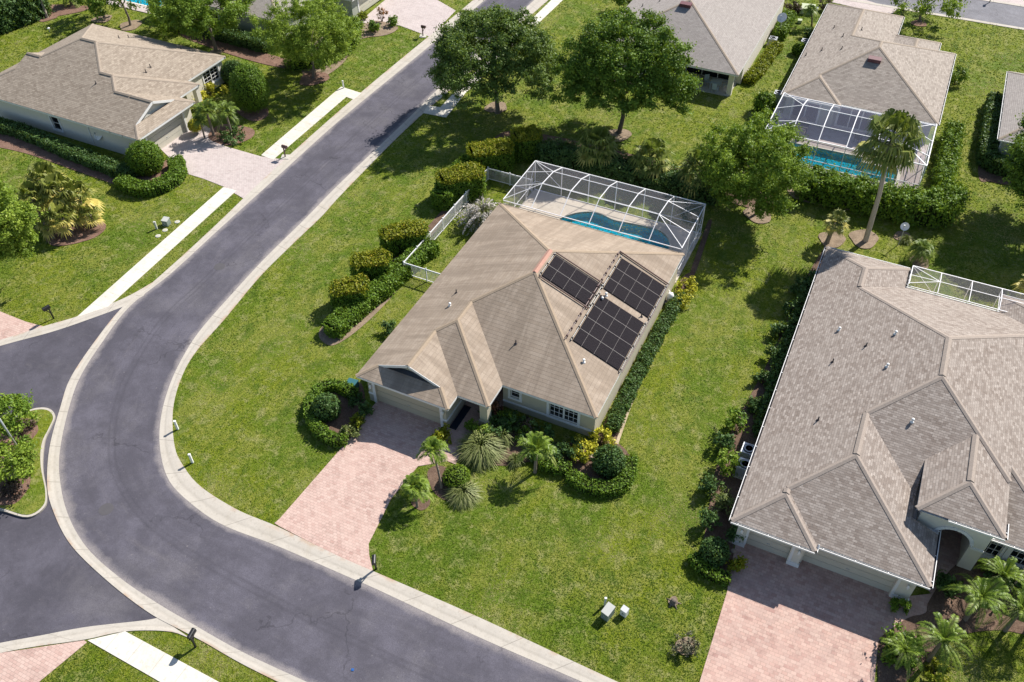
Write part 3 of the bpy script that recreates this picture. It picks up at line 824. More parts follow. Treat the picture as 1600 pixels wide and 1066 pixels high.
def garage_door(house, p, q, s0, s1, h, mat, depth=.18, trim=True):
    p = np.array(p, float); q = np.array(q, float); d = (q-p)/np.linalg.norm(q-p); n = np.array([d[1], -d[0]]); ang = math.atan2(d[1], d[0])
    mb = MB(); k = 4
    for i in range(k):
        c = p + d*((s0+s1)/2) - n*(depth-.02); mb.box((c[0], c[1], .02 + (i+.5)*(h-.02)/k), (s1-s0-.02, .05, (h-.02)/k - .018), ang)
        for a_ in np.linspace(s0, s1, 5)[:-1]:
            c2 = p + d*(a_ + (s1-s0)/8) - n*(depth-.045)
    o = mb.build('garage_door', mat, house)
    g = MB(); c = p + d*((s0+s1)/2) - n*(depth+.01); g.box((c[0], c[1], h/2), (s1-s0-.01, .02, h), ang); g.build('door_seal', GUTD, o)
    h_ = MB(); c = p + d*((s0+s1)/2) - n*(depth-.06); h_.box((c[0], c[1], .75), (.18, .03, .03), ang); h_.build('handle', GREYM, o)
    if trim:
        t = MB()
        def bx(sa, sb, a, b):
            c = p + d*((sa+sb)/2) + n*.022; t.box((c[0], c[1], (a+b)/2), (sb-sa, .04, b-a), ang)
        bx(s0-.2, s0, 0, h); bx(s1, s1+.2, 0, h); bx(s0-.2, s1+.2, h, h+.2); t.build('door_trim', WHITE, house)
    return o
def band(mb, p, q, z, h=.14, proud=.03):
    p = np.array(p, float); q = np.array(q, float); d = (q-p)/np.linalg.norm(q-p); n = np.array([d[1], -d[0]]); c = (p+q)/2 + n*proud/2
    mb.box((c[0], c[1], z), (np.linalg.norm(q-p), proud, h), math.atan2(d[1], d[0]))
def coach_lamp(house, x, y, z, n):
    mb = MB(); a = math.atan2(n[1], n[0]); mb.box((x+n[0]*.03, y+n[1]*.03, z), (.05, .1, .22), a); mb.lathe((x+n[0]*.14, y+n[1]*.14, z-.12), [(.03, 0), (.08, .03), (.09, .2), (.05, .28), (.02, .32)], 8)
    mb.build('wall_lamp', WHITE, house)
def roof_vent(house, pieces, px, py, kind='pipe'):
    x, y, z = on_roof(pieces, px, py); mb = MB()
    if kind == 'pipe':
        mb.lathe((x, y, z - .1), [(.17, .06), (.16, .12), (.06, .15), (.05, .42), (.05, .46)], 10); mb.build('vent_pipe', BROWN if False else GREYM, house)
    elif kind == 'white':
        mb.lathe((x, y, z - .06), [(.13, 0), (.12, .08), (.06, .10), (.06, .22), (.09, .23), (.10, .28), (.07, .33), (.02, .34)], 12); mb.build('roof_vent', WHITE, house, True)
    elif kind == 'stub':
        mb.lathe((x, y, z - .06), [(.12, 0), (.11, .08), (.04, .11), (.038, .36), (.03, .38)], 8); mb.build('vent_pipe', GUTD, house)
    elif kind == 'box':
        s = .62; up = (0, s*PITCH5)
        mb.add([(x-.6, y-.2, z-.1), (x+.6, y-.2, z-.1), (x+.6, y+.4, z+.05), (x-.6, y+.4, z+.05), (x-.6, y-.25, z+.28), (x+.6, y-.25, z+.28), (x+.6, y+.4, z+.34), (x-.6, y+.4, z+.34)],
               [(4,5,6,7), (0,1,5,4), (1,2,6,5), (2,3,7,6), (3,0,4,7)]); mb.build('ridge_vent_box', MAROON, house)

# ------------------------------------------------------------------ ground, streets, paving
def resample(P, n):
    P = np.array([p[:2] for p in P], float); L = np.concatenate([[0], np.cumsum(np.linalg.norm(np.diff(P, axis=0), axis=1))])
    t = np.linspace(0, L[-1], n); return np.stack([np.interp(t, L, P[:, 0]), np.interp(t, L, P[:, 1])], 1), L[-1]
def ribbon(name, A, B, prof, mat, n=160, kind='structure', smooth=True):
    """strip between two ground curves; prof = [(v, z), ...] across from A to B"""
    A = smooth_path([xy(*p) for p in A]) if smooth else [xy(*p) for p in A]; B = smooth_path([xy(*p) for p in B]) if smooth else [xy(*p) for p in B]
    a, la = resample(A, n); b, lb = resample(B, n); L = (la + lb) / 2; mb = MB(); m = len(prof)
    vs = []; uv = []
    for i in range(n):
        for v, z in prof:
            q = a[i]*(1-v) + b[i]*v; vs.append((q[0], q[1], z)); uv.append((L*i/(n-1), v))
    fs = []; us = []
    for i in range(n-1):
        for j in range(m-1):
            f = (i*m+j, i*m+j+1, (i+1)*m+j+1, (i+1)*m+j); fs.append(f); us.append([uv[k] for k in f])
    mb.add(vs, fs, us); o = mb.build(name, mat); o['kind'] = kind
    me = o.data; bm = bmesh.new(); bm.from_mesh(me); bmesh.ops.recalc_face_normals(bm, faces=bm.faces)
    if sum(f.normal.z * f.calc_area() for f in bm.faces) < 0: bmesh.ops.reverse_faces(bm, faces=bm.faces)
    bm.to_mesh(me); bm.free(); return o
def sheet(name, poly, z, mat, skirt=0.0, kind='structure', uvaxis=None, holes=()):
    poly = [tuple(p[:2]) for p in poly]; mb = MB()
    loops = [[Vector((*p, 0)) for p in poly]] + [[Vector((*p, 0)) for p in h] for h in holes]
    tris = tessellate_polygon(loops); flat = [v for l in loops for v in l]
    vs = [(v.x, v.y, z) for v in flat]; fs = []; us = []
    for t in tris:
        p = [flat[k] for k in t]
        if (p[1]-p[0]).cross(p[2]-p[0]).z < 0: t = t[::-1]
        fs.append(tuple(t))
        if uvaxis is not None:
            d = uvaxis; us.append([(flat[k].x*d[0] + flat[k].y*d[1], .65) for k in t])
    mb.add(vs, fs, us if uvaxis is not None else None)
    if skirt:
        n = len(poly)
        for i in range(n):
            p, q = poly[i], poly[(i+1) % n]; mb.quad((*p, z), (*p, z-skirt), (*q, z-skirt), (*q, z))
    o = mb.build(name, mat); o['kind'] = kind; return o
def pix(pts, z=0.0): return [xy(x, y, z) for x, y in pts]
def rounded(poly, n=6): return [tuple(p) for p in smooth_path(poly, n, True)]

POOL = rounded([(-22.1, 54.9), (-21.6, 56.3), (-20.4, 57.3), (-19.2, 57.45), (-18.0, 57.15), (-16.6, 57.3), (-15.2, 57.45), (-13.9, 57.35), (-13.0, 56.6), (-12.6, 55.4), (-13.0, 54.1), (-14.4, 53.3), (-17.5, 53.4), (-20.6, 53.3)])
POOL2 = [(-7.7, 75.75), (-.7, 75.95), (-.7, 75.1), (2.6, 75.0), (2.6, 72.7), (-7.7, 72.5)]
POOL3 = [(-88.5, 73.8), (-82.7, 73.8), (-82.7, 78.5), (-88.5, 78.5)]
G = 420
sheet('lawn', [(-G, -150), (G, -150), (G, 650), (-G, 650)], 0.0, GRASS, holes=(POOL, POOL2, POOL3))

# main street
ML = [(850,-80),(746,10),(640,98),(530,189),(436,274),(341,360),(267,428),(202,480),(155,542),(125,590),(108,637),(94.5,698),(93,744),(105,801),(135,855),(186,902),(243,941),(297,973),(371,1015),(462,1058),(700,1165),(1000,1290)]
MR = [(930,-85),(832,3),(760,70),(689,135),(631,192),(530,288),(479,340),(414,404),(364,458),(314,515),(287,556),(266,600),(252,650),(250,700),(264,751),(302,790),(351,822),(432,853),(540,900),(597,925),(746,995),(905,1064),(1150,1172),(1400,1280)]
ribbon('road', ML, MR, [(0, .014), (1, .014)], ROAD, 260)
MLo = [(832,-80),(733,6),(630,90),(530,174),(425,268),(329,360),(243,438),(194,478),(152,529),(111,590),(94.5,637),(78,698),(74,757),(83,798),(111,852),(169,909),(233,958),(285,986),(321,1005),(412,1055),(650,1165),(960,1300)]
MRo = [(950,-75),(848,8),(775,75),(703,141),(652,186),(603,233),(530,308),(503,338),(455,384),(405,434),(351,499),(304,553),(281,597),(270,644),(273,698),(287,729),(314,761),(371,797),(435,824),(530,870),(581,892),(746,964),(952,1060),(1180,1163),(1420,1270)]
ribbon('kerb_outer', ML, MLo, [(0, .006), (0, .022), (.38, .016), (.75, .034), (1, .036), (1, -.01)], CURB, 260)
ribbon('kerb_inner', MR, MRo, [(0, .006), (0, .022), (.38, .016), (.75, .034), (1, .036), (1, -.01)], CURB, 260)
# side street, its kerbs and the planted island
sheet('side_street', pix([(-420,560),(0,536),(120,503),(205,466),(235,470),(130,600),(100,690),(98,780),(150,880),(250,960),(235,975),(130,992),(0,1013),(-420,1085)]), .008, SIDE)
ribbon('kerb_side_street_far', [(225,462),(196,478),(140,499),(81,519),(0,541),(-120,578),(-400,650)], [(238,442),(205,461),(169,477),(118,496),(73,509),(0,532),(-120,567),(-400,636)], [(0, .006), (0, .020), (.4, .014), (.75, .034), (1, .036), (1, -.01)], CURB, 60)
ribbon('kerb_side_street_near', [(250,965),(223,970),(135,980),(60,994),(0,1005),(-120,1030),(-400,1080)], [(298,998),(263,987),(196,987),(132,1000),(60,1010),(0,1021),(-120,1048),(-400,1100)], [(0, .006), (0, .020), (.4, .014), (.75, .034), (1, .036), (1, -.01)], CURB, 60)
isl = rounded(pix([(-150,740),(-60,690),(10,662),(40,645),(62,639),(79,641),(87,652),(80,670),(71,692),(68,732),(74,772),(70,795),(44,810),(0,799),(-70,785)]), 5)
ic = np.mean(np.array(isl), 0)
sheet('island_kerb', isl, .13, CURB, .14, uvaxis=(.7, .7))
sheet('island_lawn', [tuple(ic + (np.array(p) - ic) * (1 - .17 / np.linalg.norm(np.array(p) - ic))) for p in isl], .142, GRASS, .0)
sheet('island_mulch_bed', rounded(pix([(-150,720),(-40,680),(20,660),(50,655),(60,672),(48,690),(40,712),(48,745),(40,770),(10,790),(-80,775)], .14), 4), .150, MULR)
# far street
fr_a, fr_b = xy(1414, 15), xy(1600, 46); fd = d_of(np.array(fr_b) - np.array(fr_a)); fn = np.array([-fd[1], fd[0]])
w_far = np.dot(np.array(xy(1600, 11)) - np.array(fr_a), fn)
def far_strip(name, o0, o1, z, mat, skirt=0): 
    a = np.array(fr_a) - fd*60; b = np.array(fr_a) + fd*120
    return sheet(name, [tuple(a+fn*o0), tuple(b+fn*o0), tuple(b+fn*o1), tuple(a+fn*o1)], z, mat, skirt, uvaxis=tuple(fd))
far_strip('far_road', .3, w_far, .012, FARROAD); far_strip('far_kerb', -.25, .32, .045, CURB, .05); far_strip('far_kerb_opposite', w_far - .1, w_far + .5, .045, CURB, .05)
far_strip('far_pavement', w_far + .5, w_far + 7, .03, PAVEP)

sheet('sidewalk', pix([(349,293),(370,298),(169,480),(120,496)]), .036, WALK, .05, uvaxis=(0, 1))
sheet('sidewalk', pix([(408,243),(427,250),(541,152),(553,156),(565,146),(533,136)]), .036, WALK, .05, uvaxis=(0, 1))
sheet('sidewalk', pix([(661,177),(697,184),(727,146),(840,38),(880,0),(930,-48),(910,-48),(862,0),(829,32),(715,140),(688,168),(668,166)]), .036, WALK, .05, uvaxis=(0, 1))
sheet('sidewalk', pix([(137,1001),(196,987),(331,1060),(440,1120),(340,1120),(240,1060)]), .036, WALK, .05, uvaxis=(1, 0))
sheet('driveway', [(-25.15, 31.4), (-20.1, 31.4)] + pix([(690,668),(704,677),(697,704),(699,721),(653,729),(611,780),(588,826),(576,850),(577,868),(583,893),(530,871),(437,823),(429,818),(437,811),(548,684),(562,672),(571,652),(578,640)]), .030, PAVE, .03)
sheet('front_walk', [(-19.72, 36.4), (-17.3, 36.4), (-17.3, 33), *pix([(728,692),(712,726),(699,721),(697,704)]), (-19.72, 31)], .034, PAVE, .03)
sheet('driveway', [(-.5, 31.35), (9.0, 31.35)] + pix([(1455,928)]) + [(9.1, 33), (9.1, 37.5), (11.6, 37.5), (11.6, 34.2)] + pix([(1490,890),(1450,945),(1448,962),(1420,968),(1392,985),(1372,1003),(1366,1066),(1353,1239),(1073,1113),(1093,1066),(1136,925)]), .030, PAVE2, .03)
sheet('driveway', pix([(247,229),(287,207),(300,200),(318,195),(335,205),(331,218),(352,229),(408,245),(446,250),(381,311),(349,292),(319,280),(283,269),(268,250)]), .030, PAVEP, .03)
sheet('driveway', pix([(574,24),(601,1),(640,-25),(712,17),(672,58),(624,40),(595,38),(560,36)]), .030, PAVEP, .03)
sheet('driveway', pix([(-160,1150),(0,1021),(132,1001),(136,1004),(60,1067),(0,1130)]), .030, PAVE, .03)
sheet('driveway', pix([(-160,470),(0,487),(40,503),(70,511),(0,532),(-160,580)]), .030, PAVE, .03)
sheet('driveway', pix([(1310,-12),(1345,-2),(1380,9),(1404,13),(1394,22),(1375,20),(1345,14),(1300,4)]), .030, PAVEP, .03)

# mulch beds and bare soil
BEDZ = [.010]
def bed(pts, mat=MULCH, z=None, n=5, name='mulch_bed'):
    BEDZ[0] += .0022; return sheet(name, rounded(pix(pts), n), z or BEDZ[0], mat)
bed([(480,655),(484,632),(505,612),(545,605),(565,600),(572,640),(566,662),(548,690),(500,690)])
bed([(735,660),(752,640),(800,665),(860,690),(925,690),(960,690),(985,715),(982,755),(940,765),(890,745),(880,725),(830,722),(790,728),(745,722),(728,700)])
bed([(668,738),(690,728),(735,750),(742,778),(712,786),(680,772)])
bed([(642,786),(655,774),(668,772),(672,788),(658,798)])
bed([(935,680),(975,610),(1035,490),(1070,430),(1085,440),(1054,490),(1020,558),(980,640),(962,690)])
sheet('bed_edging', pix([(961,694),(980,642),(997,597),(1016,560),(1038,515),(1053,491),(1056,493),(1041,518),(1019,563),(1000,600),(983,645),(966,695)]), .04, EDGE)
bed([(1078,428),(1098,368),(1107,345),(1112,348),(1101,385),(1085,430)])
bed([(500,515),(560,468),(632,422),(642,428),(592,486),(545,527),(514,540)], STRAW)
bed([(1130,905),(1090,880),(1100,840),(1110,780),(1130,700),(1203,560),(1252,450),(1280,400),(1289,400),(1160,800),(1150,870)])
bed([(1372,1000),(1395,985),(1450,960),(1500,900),(1600,900),(1700,950),(1660,1000),(1560,985),(1480,1000),(1440,1040),(1380,1090)])
bed([(0,195),(70,215),(130,240),(190,262),(275,250),(285,285),(240,305),(190,292),(120,268),(40,240),(-60,215),(-60,180)], MULR)
bed([(325,215),(345,195),(390,200),(398,210),(385,220),(355,228)], MULR); bed([(370,175),(385,165),(415,168),(418,182),(395,190)], MULR)
bed([(70,365),(100,350),(155,345),(165,358),(140,375),(85,385)], MULR)
bed([(1240,310),(1330,330),(1440,350),(1480,330),(1490,280),(1475,230),(1465,260),(1440,320),(1330,300),(1240,280)], STRAW)
bed([(690,330),(700,270),(760,225),(815,205),(1000,245),(1110,280),(1200,300),(1200,330),(1110,310),(840,245),(775,265),(720,310),(655,395),(545,500),(520,505),(560,455)])
bed([(1528,270),(1540,165),(1562,160),(1555,215),(1560,255),(1600,265),(1600,290),(1550,285)])
bed([(1374,1001),(1394,982),(1421,965),(1446,958),(1452,938),(1492,884),(1530,884),(1520,940),(1470,990),(1400,1010)])
for cx_, cy_, r_, m_ in ((967,212,22,STRAW),(1350,374,26,STRAW),(1300,375,24,STRAW),(1437,410,18,STRAW),(775,168,20,STRAW),(490,124,26,MULR),(205,40,20,STRAW),(338,82,12,STRAW),(75,28,16,MULR),(160,30,17,STRAW),(1436,37,14,MULR),(1052,940,9,STRAW),(1072,1010,18,STRAW),(1410,370,16,STRAW),(1185,335,26,STRAW)):
    x, y = xy(cx_, cy_); rr = .82 * r_ / ppm(x, y) ; sheet('soil_ring', rounded([(x+rr*(1+.15*math.sin(3*a+cx_))*math.cos(a), y+rr*1.1*(1+.12*math.cos(2*a+cy_))*math.sin(a)) for a in np.linspace(0, 6.28, 13)[:-1]], 3), .052 + BEDZ[0]*.2 + cx_*1e-6, m_)
bed([(560,42),(585,33),(612,38),(622,45),(605,55),(570,60),(548,70),(540,95),(505,120),(470,110),(500,60)], STRAW)
bed([(290,50),(400,80),(470,100),(460,110),(380,92),(290,60)], MULR)
bed([(-40,60),(20,45),(70,30),(130,18),(135,10),(60,10),(-40,40)], MULR)

# ------------------------------------------------------------------ houses
def X(px, py, z=0.0): return at(px, py, z)[0]
def Y(px, py, z=0.0): return at(px, py, z)[1]
WT = 2.46
# --- the house with the solar mats -------------------------------------------------
HM = thing('house', 'beige house with solar heating mats on its right roof slope beside the curving street', 'house', (-18.4, 42, 0))
L0, R0, B0 = -26.15, -10.6, 52.05
PM = [Piece(L0, R0, 34.0, B0), Piece(L0, -17.1, 31.95, B0-8, 'LRF', eaves='LRF'), Piece(L0, -19.3, 30.65, 40, 'LRF', eaves='LRF'), Piece(L0, -19.3, 25, 40, 'LR', eaves='', rect=(L0, -19.3, 31.75, 40))]
make_roof(HM, PM, RF_MAIN, CAPM)
w = MB()
wall(w, (-25.65, 31.1), (-19.75, 31.1), 0, WT, [(.55, 5.45, .0, 2.12)], .2)
wall(w, (-19.75, 31.1), (-19.75, 36.4), 0, WT); wall(w, (-19.75, 36.4), (-17.3, 36.4), 0, WT, [(.6, 1.7, .03, 2.1)])
wall(w, (-17.3, 36.4), (-17.3, 34.45), 0, WT)
sm = X(805, 617, 1.5) + 17.3; bg = X(879, 648.5, 1.35) + 17.3
O1 = (sm-.33, sm+.33, 1.22, 1.98); O2 = (bg-1.0, bg+1.0, .72, 2.0)
wall(w, (-17.3, 34.45), (-10.80, 34.45), 0, WT, [O1, O2])
wall(w, (-10.80, 34.45), (-10.80, 51.6), 0, WT); wall(w, (-10.80, 51.6), (-25.65, 51.6), 0, WT, [(3, 7, 0.05, 2.1), (9, 11, .05, 2.1)]); wall(w, (-25.65, 51.6), (-25.65, 31.1), 0, WT)
w.build('wall', STUC, HM)
window(HM, (-17.3, 34.45), (-10.80, 34.45), *O1, 1, 2, 1, fr=.17); window(HM, (-17.3, 34.45), (-10.80, 34.45), *O2, 3, 3, 2, fr=.17, mullion=.12)
garage_door(HM, (-25.65, 31.1), (-19.75, 31.1), .55, 5.45, 2.12, GDOOR, .2)
for a_, b_, z_ in (((-17.3, 34.45), (-10.80, 34.45), .64), ((-19.75, 31.1), (-19.75, 36.4), .80), ((-20.0, 31.1), (-19.70, 31.1), .80), ((-25.65, 31.1), (-25.3, 31.1), .80)):
    t = MB(); band(t, a_, b_, z_, .13, .05); t.build('wall_band', WHITE, HM)
t = MB(); t.box((-18.15, 36.38, 1.06), (1.05, .06, 2.06)); t.build('front_door', DOORM, HM)
t = MB(); t.box((-17.62, 32.5, 1.22), (.55, .55, 2.4)); t.box((-17.62, 32.5, .32), (.68, .68, .62)); t.box((-17.62, 32.5, 2.36), (.66, .66, .14)); t.build('porch_column', STUC, HM)
t = MB(); t.bar((-17.62, 32.25, 2.36), (-19.6, 32.25, 2.36), .22, .2); t.build('porch_beam', STUC, HM)
t = MB(); t.bar((-17.62, 32.75, 2.37), (-17.62, 34.4, 2.37), .22, .19); t.build('porch_beam', STUC, HM)
for k in (-25.38, -19.95): coach_lamp(HM, k, 31.1, 1.55, (0, -1))
# dutch gable over the garage
gz = lambda x: min(2.6 + PITCH5*(x-L0), 2.6 + PITCH5*(-19.3-x)); mx_ = (L0-19.3)/2
g = MB(); zb = 2.6 + PITCH5*(32.1-30.65) - .05; xa = L0 + (zb-2.6)/PITCH5; xb = -19.3 - (zb-2.6)/PITCH5
g.add([(xa, 32.1, zb), (xb, 32.1, zb), (mx_, 32.1, gz(mx_)-.03)], [(0, 1, 2)]); g.build('gable_wall', STUC, HM)
g = MB(); za = 2.6 + PITCH5*(31.75-30.65); x1 = L0 + (za-2.6)/PITCH5 + .05; x2 = -19.3 - (za-2.6)/PITCH5 - .05
for xs in (x1, x2): g.bar((xs, 31.74, gz(xs)-.11), (mx_, 31.74, gz(mx_)-.11), .035, .2)
g.build('rake_board', WHITE, HM)
# bright replacement cap on the top ridge
g = MB(); zr = roof_z(PM, (L0+R0)/2, 43); xm = (L0+R0)/2
for y0, y1 in ((41.7, 44.4),):
    g.add([(xm-.2, y0, zr-.06), (xm, y0, zr+.07), (xm+.2, y0, zr-.06), (xm-.2, y1, zr-.06), (xm, y1, zr+.07), (xm+.2, y1, zr-.06)], [(0,1,4,3), (1,2,5,4), (0,2,1), (3,4,5)])
g.build('ridge_cap', CAPP, HM)
for px, py, k in ((703, 478, 'white'), (912, 566, 'white'), (713, 458, 'stub'), (806, 537, 'stub'), (941, 469, 'white'), (947, 462, 'white'), (1002, 495, 'stub')): roof_vent(HM, PM, px, py, k)
# solar pool-heating mats on the right slope
sl = math.sqrt(1 + PITCH5**2)
def slope_pt(x, y, up=.0):
    n = np.array([PITCH5, 0, 1]) / sl
    return np.array([x, y, 2.6 + PITCH5*(R0-x)]) + n*up
def solar_panel(corners, rows, cols=4):
    P = [on_roof(PM, 820 + a/4.846, 380 + b/4.846) for a, b in corners]
    x0 = (P[0][0]+P[3][0])/2; x1 = (P[1][0]+P[2][0])/2; y1 = (P[0][1]+P[1][1])/2; y0 = (P[2][1]+P[3][1])/2
    root = MB(); gap = .05; h = (y1-y0) / rows
    for r in range(rows):
        a, b = y0 + r*h + gap/2, y0 + (r+1)*h - gap/2
        c = [slope_pt(x0, a, .07), slope_pt(x1, a, .07), slope_pt(x1, b, .07), slope_pt(x0, b, .07)]; lo = [slope_pt(x0, a, .01), slope_pt(x1, a, .01), slope_pt(x1, b, .01), slope_pt(x0, b, .01)]
        root.add(c, [(0,1,2,3)], [[(0, 0), ((x1-x0)*sl, 0), ((x1-x0)*sl, h), (0, h)]])
        for i in range(4): root.quad(lo[i], lo[(i+1) % 4], c[(i+1) % 4], c[i], [(0, 0)]*4)
    p = root.build('solar_panel', SOLAR, HM)
    s = MB()
    for k in range(1, cols):
        x = x0 + (x1-x0)*(k - .28)/(cols-.25); s.bar(slope_pt(x, y0-.05, .085), slope_pt(x, y1+.05, .085), .014, .012, (PITCH5, 0, 1))
    for r in range(1, rows): s.bar(slope_pt(x0, y0+r*h, .06), slope_pt(x1, y0+r*h, .06), .03, .03, (PITCH5, 0, 1))
    s.build('hold_down_strap', STRAPM, p)
    for xx in (x0-.10, x1+.08):
        m = MB(); m.tube([slope_pt(xx, y0-.12, .09), slope_pt(xx, y1+.12, .09)], .045, 8)
        for r in range(rows+1): m.box(Vector(slope_pt(xx, min(max(y0+r*h, y0+.1), y1-.1), .10)), (.12, .10, .12))
        m.build('header_pipe', BLACK, p)
    return x0, x1, y0, y1
q1 = solar_panel([(225, 95), (575, 320), (475, 480), (130, 250)], 2)
q2 = solar_panel([(725, 118), (1062, 325), (930, 568), (598, 350)], 3)
q3 = solar_panel([(570, 395), (905, 608), (705, 965), (360, 740)], 4)
m = MB()
m.tube([slope_pt(q2[0]-.38, q3[2]-.3, .10), slope_pt(q2[0]-.38, q2[3]+.45, .10)], .04, 8)
m.tube([slope_pt(q2[0]-.38, q2[3]+.45, .10), slope_pt(q2[1]+.2, q2[3]+.35, .10)], .05, 8)
m.tube([slope_pt(q1[0]-.1, q1[3]+.22, .10), slope_pt(q1[1]+.1, q1[3]+.22, .10)], .045, 8); m.tube([slope_pt(q1[0]-.1, q1[2]-.22, .10), slope_pt(q1[1]+.1, q1[2]-.22, .10)], .045, 8)
m.tube([slope_pt(q2[1]+.16, q3[2], .10), slope_pt(q2[1]+.16, q2[3]+.3, .10)], .04, 8)
for y in np.linspace(q3[2], q2[3], 13): m.box(Vector(slope_pt(q2[0]-.38, y, .12)), (.13, .09, .16))
m.build('solar_pipe', BROWN, HM)

# --- neighbour with two garage doors ------------------------------------------------
HN = thing('house', 'house with brown mottled shingles, white gutters and two garage doors at the right', 'house', (6, 40, 0))
LN = -1.0
PN = [Piece(LN, 16.4, 34.1, 55.15, 'LRFB', eaves='LFB', rect=(LN, 9.5, 34.1, 55.15)), Piece(LN, 9.55, 30.62, 46, 'LRF', eaves='LRF'), Piece(LN, 3.65, 30.2, 40, 'LRF', eaves='LRF'), Piece(LN, 5.08, 48, 57.5, 'LRB', eaves='LRB'),
      Piece(7.95, 12.42, 34.15, 44, 'LRF', z0=4.15, eaves='LRF'), Piece(9, 16.4, 35.2, 55.15, 'RFB', eaves='RFB', rect=(9.5, 16.4, 35.2, 55.15)), Piece(LN, 16.4, 34.1, 55.15, 'LRFB', eaves='', rect=(9.5, 12.4, 35.6, 55.15)), Piece(11.4, 19.5, 50, 57.2, 'LRB', eaves='LB')]
PN[4].rect = (7.95, 12.42, 34.15, 41.0)
make_roof(HN, PN, RF_N, CAPN, vent_ridges=True, gutter=True, cap_w=.16)
w = MB()
D1 = (.62, 3.05, 0, 2.05); D2 = (.12, 4.95, 0, 2.05)
wall(w, (-.55, 30.6), (3.15, 30.6), 0, WT, [D1], .35); wall(w, (3.15, 30.6), (3.15, 30.98), 0, WT); wall(w, (3.15, 30.98), (9.05, 30.98), 0, WT, [D2], .25)
wall(w, (9.05, 30.98), (9.05, 37.6), 0, WT); wall(w, (9.05, 37.6), (11.4, 37.6), 0, 2.9, [(.5, 1.5, .03, 2.2)]); wall(w, (11.4, 37.6), (11.4, 34.9), 0, 2.9)
W1 = (.15, 1.1, .62, 2.12); W2 = (1.55, 2.65, .62, 2.12)
wall(w, (12.05, 35.6), (15.95, 35.6), 0, WT, [W1, W2]); wall(w, (15.95, 35.6), (15.95, 54.7), 0, WT); wall(w, (15.95, 54.7), (4.6, 54.7), 0, WT, [(2, 5, .05, 2.1)]); wall(w, (4.6, 54.7), (4.6, 57.05), 0, WT)
wall(w, (4.6, 57.05), (-.55, 57.05), 0, WT); wall(w, (-.55, 57.05), (-.55, 30.6), 0, WT)
# arched entry tower
xc, rr, y0 = 10.35, .95, 34.55
arc = [(xc + rr*math.cos(a), 2.05 + rr*math.sin(a)) for a in np.linspace(0, math.pi, 17)]
outl = [(8.35, 0), (xc-rr, 0)] + arc[::-1] + [(xc+rr, 0), (12.05, 0), (12.05, 4.02), (8.35, 4.02)]
tr = tessellate_polygon([[Vector((x, z, 0)) for x, z in outl]])
for y in (y0, y0+.35): w.add([(x, y, z) for x, z in outl], [tuple(t) for t in tr])
jam = [(xc-rr, 0)] + arc[::-1] + [(xc+rr, 0)]
for a, b in zip(jam[:-1], jam[1:]): w.quad((a[0], y0, a[1]), (b[0], y0, b[1]), (b[0], y0+.35, b[1]), (a[0], y0+.35, a[1]))
wall(w, (12.05, y0), (12.05, 40), 0, 4.02); wall(w, (8.35, 40), (8.35, y0), 2, 4.02)
w.build('wall', STUCW, HN)
t = MB()
for a, b in zip(arc[:-1], arc[1:]):
    k = 1.1; A = (xc+(a[0]-xc)*k, 2.05+(a[1]-2.05)*k); B = (xc+(b[0]-xc)*k, 2.05+(b[1]-2.05)*k); t.bar((A[0], y0-.03, A[1]), (B[0], y0-.03, B[1]), .06, .2)
t.build('arch_trim', WHITE, HN)
for a_, b_ in ((11.42, 12.05), (8.4, 9.28)): t = MB(); band(t, (a_, y0), (b_, y0), 2.0, .16, .06); t.build('wall_band', WHITE, HN)
garage_door(HN, (-.55, 30.6), (3.15, 30.6), D1[0], D1[1], 2.05, GDOORN, .35, False); garage_door(HN, (3.15, 30.98), (9.05, 30.98), D2[0], D2[1], 2.05, GDOORN, .25, False)
for x0_, x1_, yy, xx in ((-.62, .09, 30.6, .05), (2.52, 3.21, 30.6, 2.62), (8.13, 9.11, 30.98, 8.2)):
    t = MB(); t.box(((x0_+x1_)/2, yy+.02, .17), (x1_-x0_, .14, .34)); t.build('column_base', WHITE, HN)
    t = MB(); t.box((xx, yy-.01, 1.2), (.14, .05, 1.7)); t.build('column_trim', WHITE, HN)
for xx, yy in ((-.28, 30.58), (2.95, 30.58), (8.7, 30.96)): coach_lamp(HN, xx, yy, 1.55, (0, -1))
window(HN, (12.05, 35.6), (15.95, 35.6), *W1, 3, 3, 1, fr=.14); window(HN, (12.05, 35.6), (15.95, 35.6), *W2, 3, 3, 1, fr=.14)
t = MB(); band(t, (12.05, 35.6), (15.95, 35.6), .40, .22, .07); t.build('wall_band', WHITE, HN); t = MB(); t.box((13.4, 35.56, 1.4), (.18, .09, 1.7)); t.build('pilaster', WHITE, HN)
t = MB(); t.box((10.05, 37.55, 1.1), (.95, .06, 2.1)); t.build('front_door', DOORM, HN)
for px, py, k in ((1311, 516, 'white'), (1399, 522, 'white'), (1386, 573, 'white'), (1425, 659, 'white'), (1353, 541, 'stub'), (1301, 566, 'stub'), (1278, 657, 'stub')): roof_vent(HN, PN, px, py, k)
t = MB(); x_, y_, z_ = on_roof(PN, 1276, 855); t.tube([(3.75, 30.45, 2.55), (3.75, 30.62, 2.72)], .05, 8); t.build('downspout', WHITE, HN)

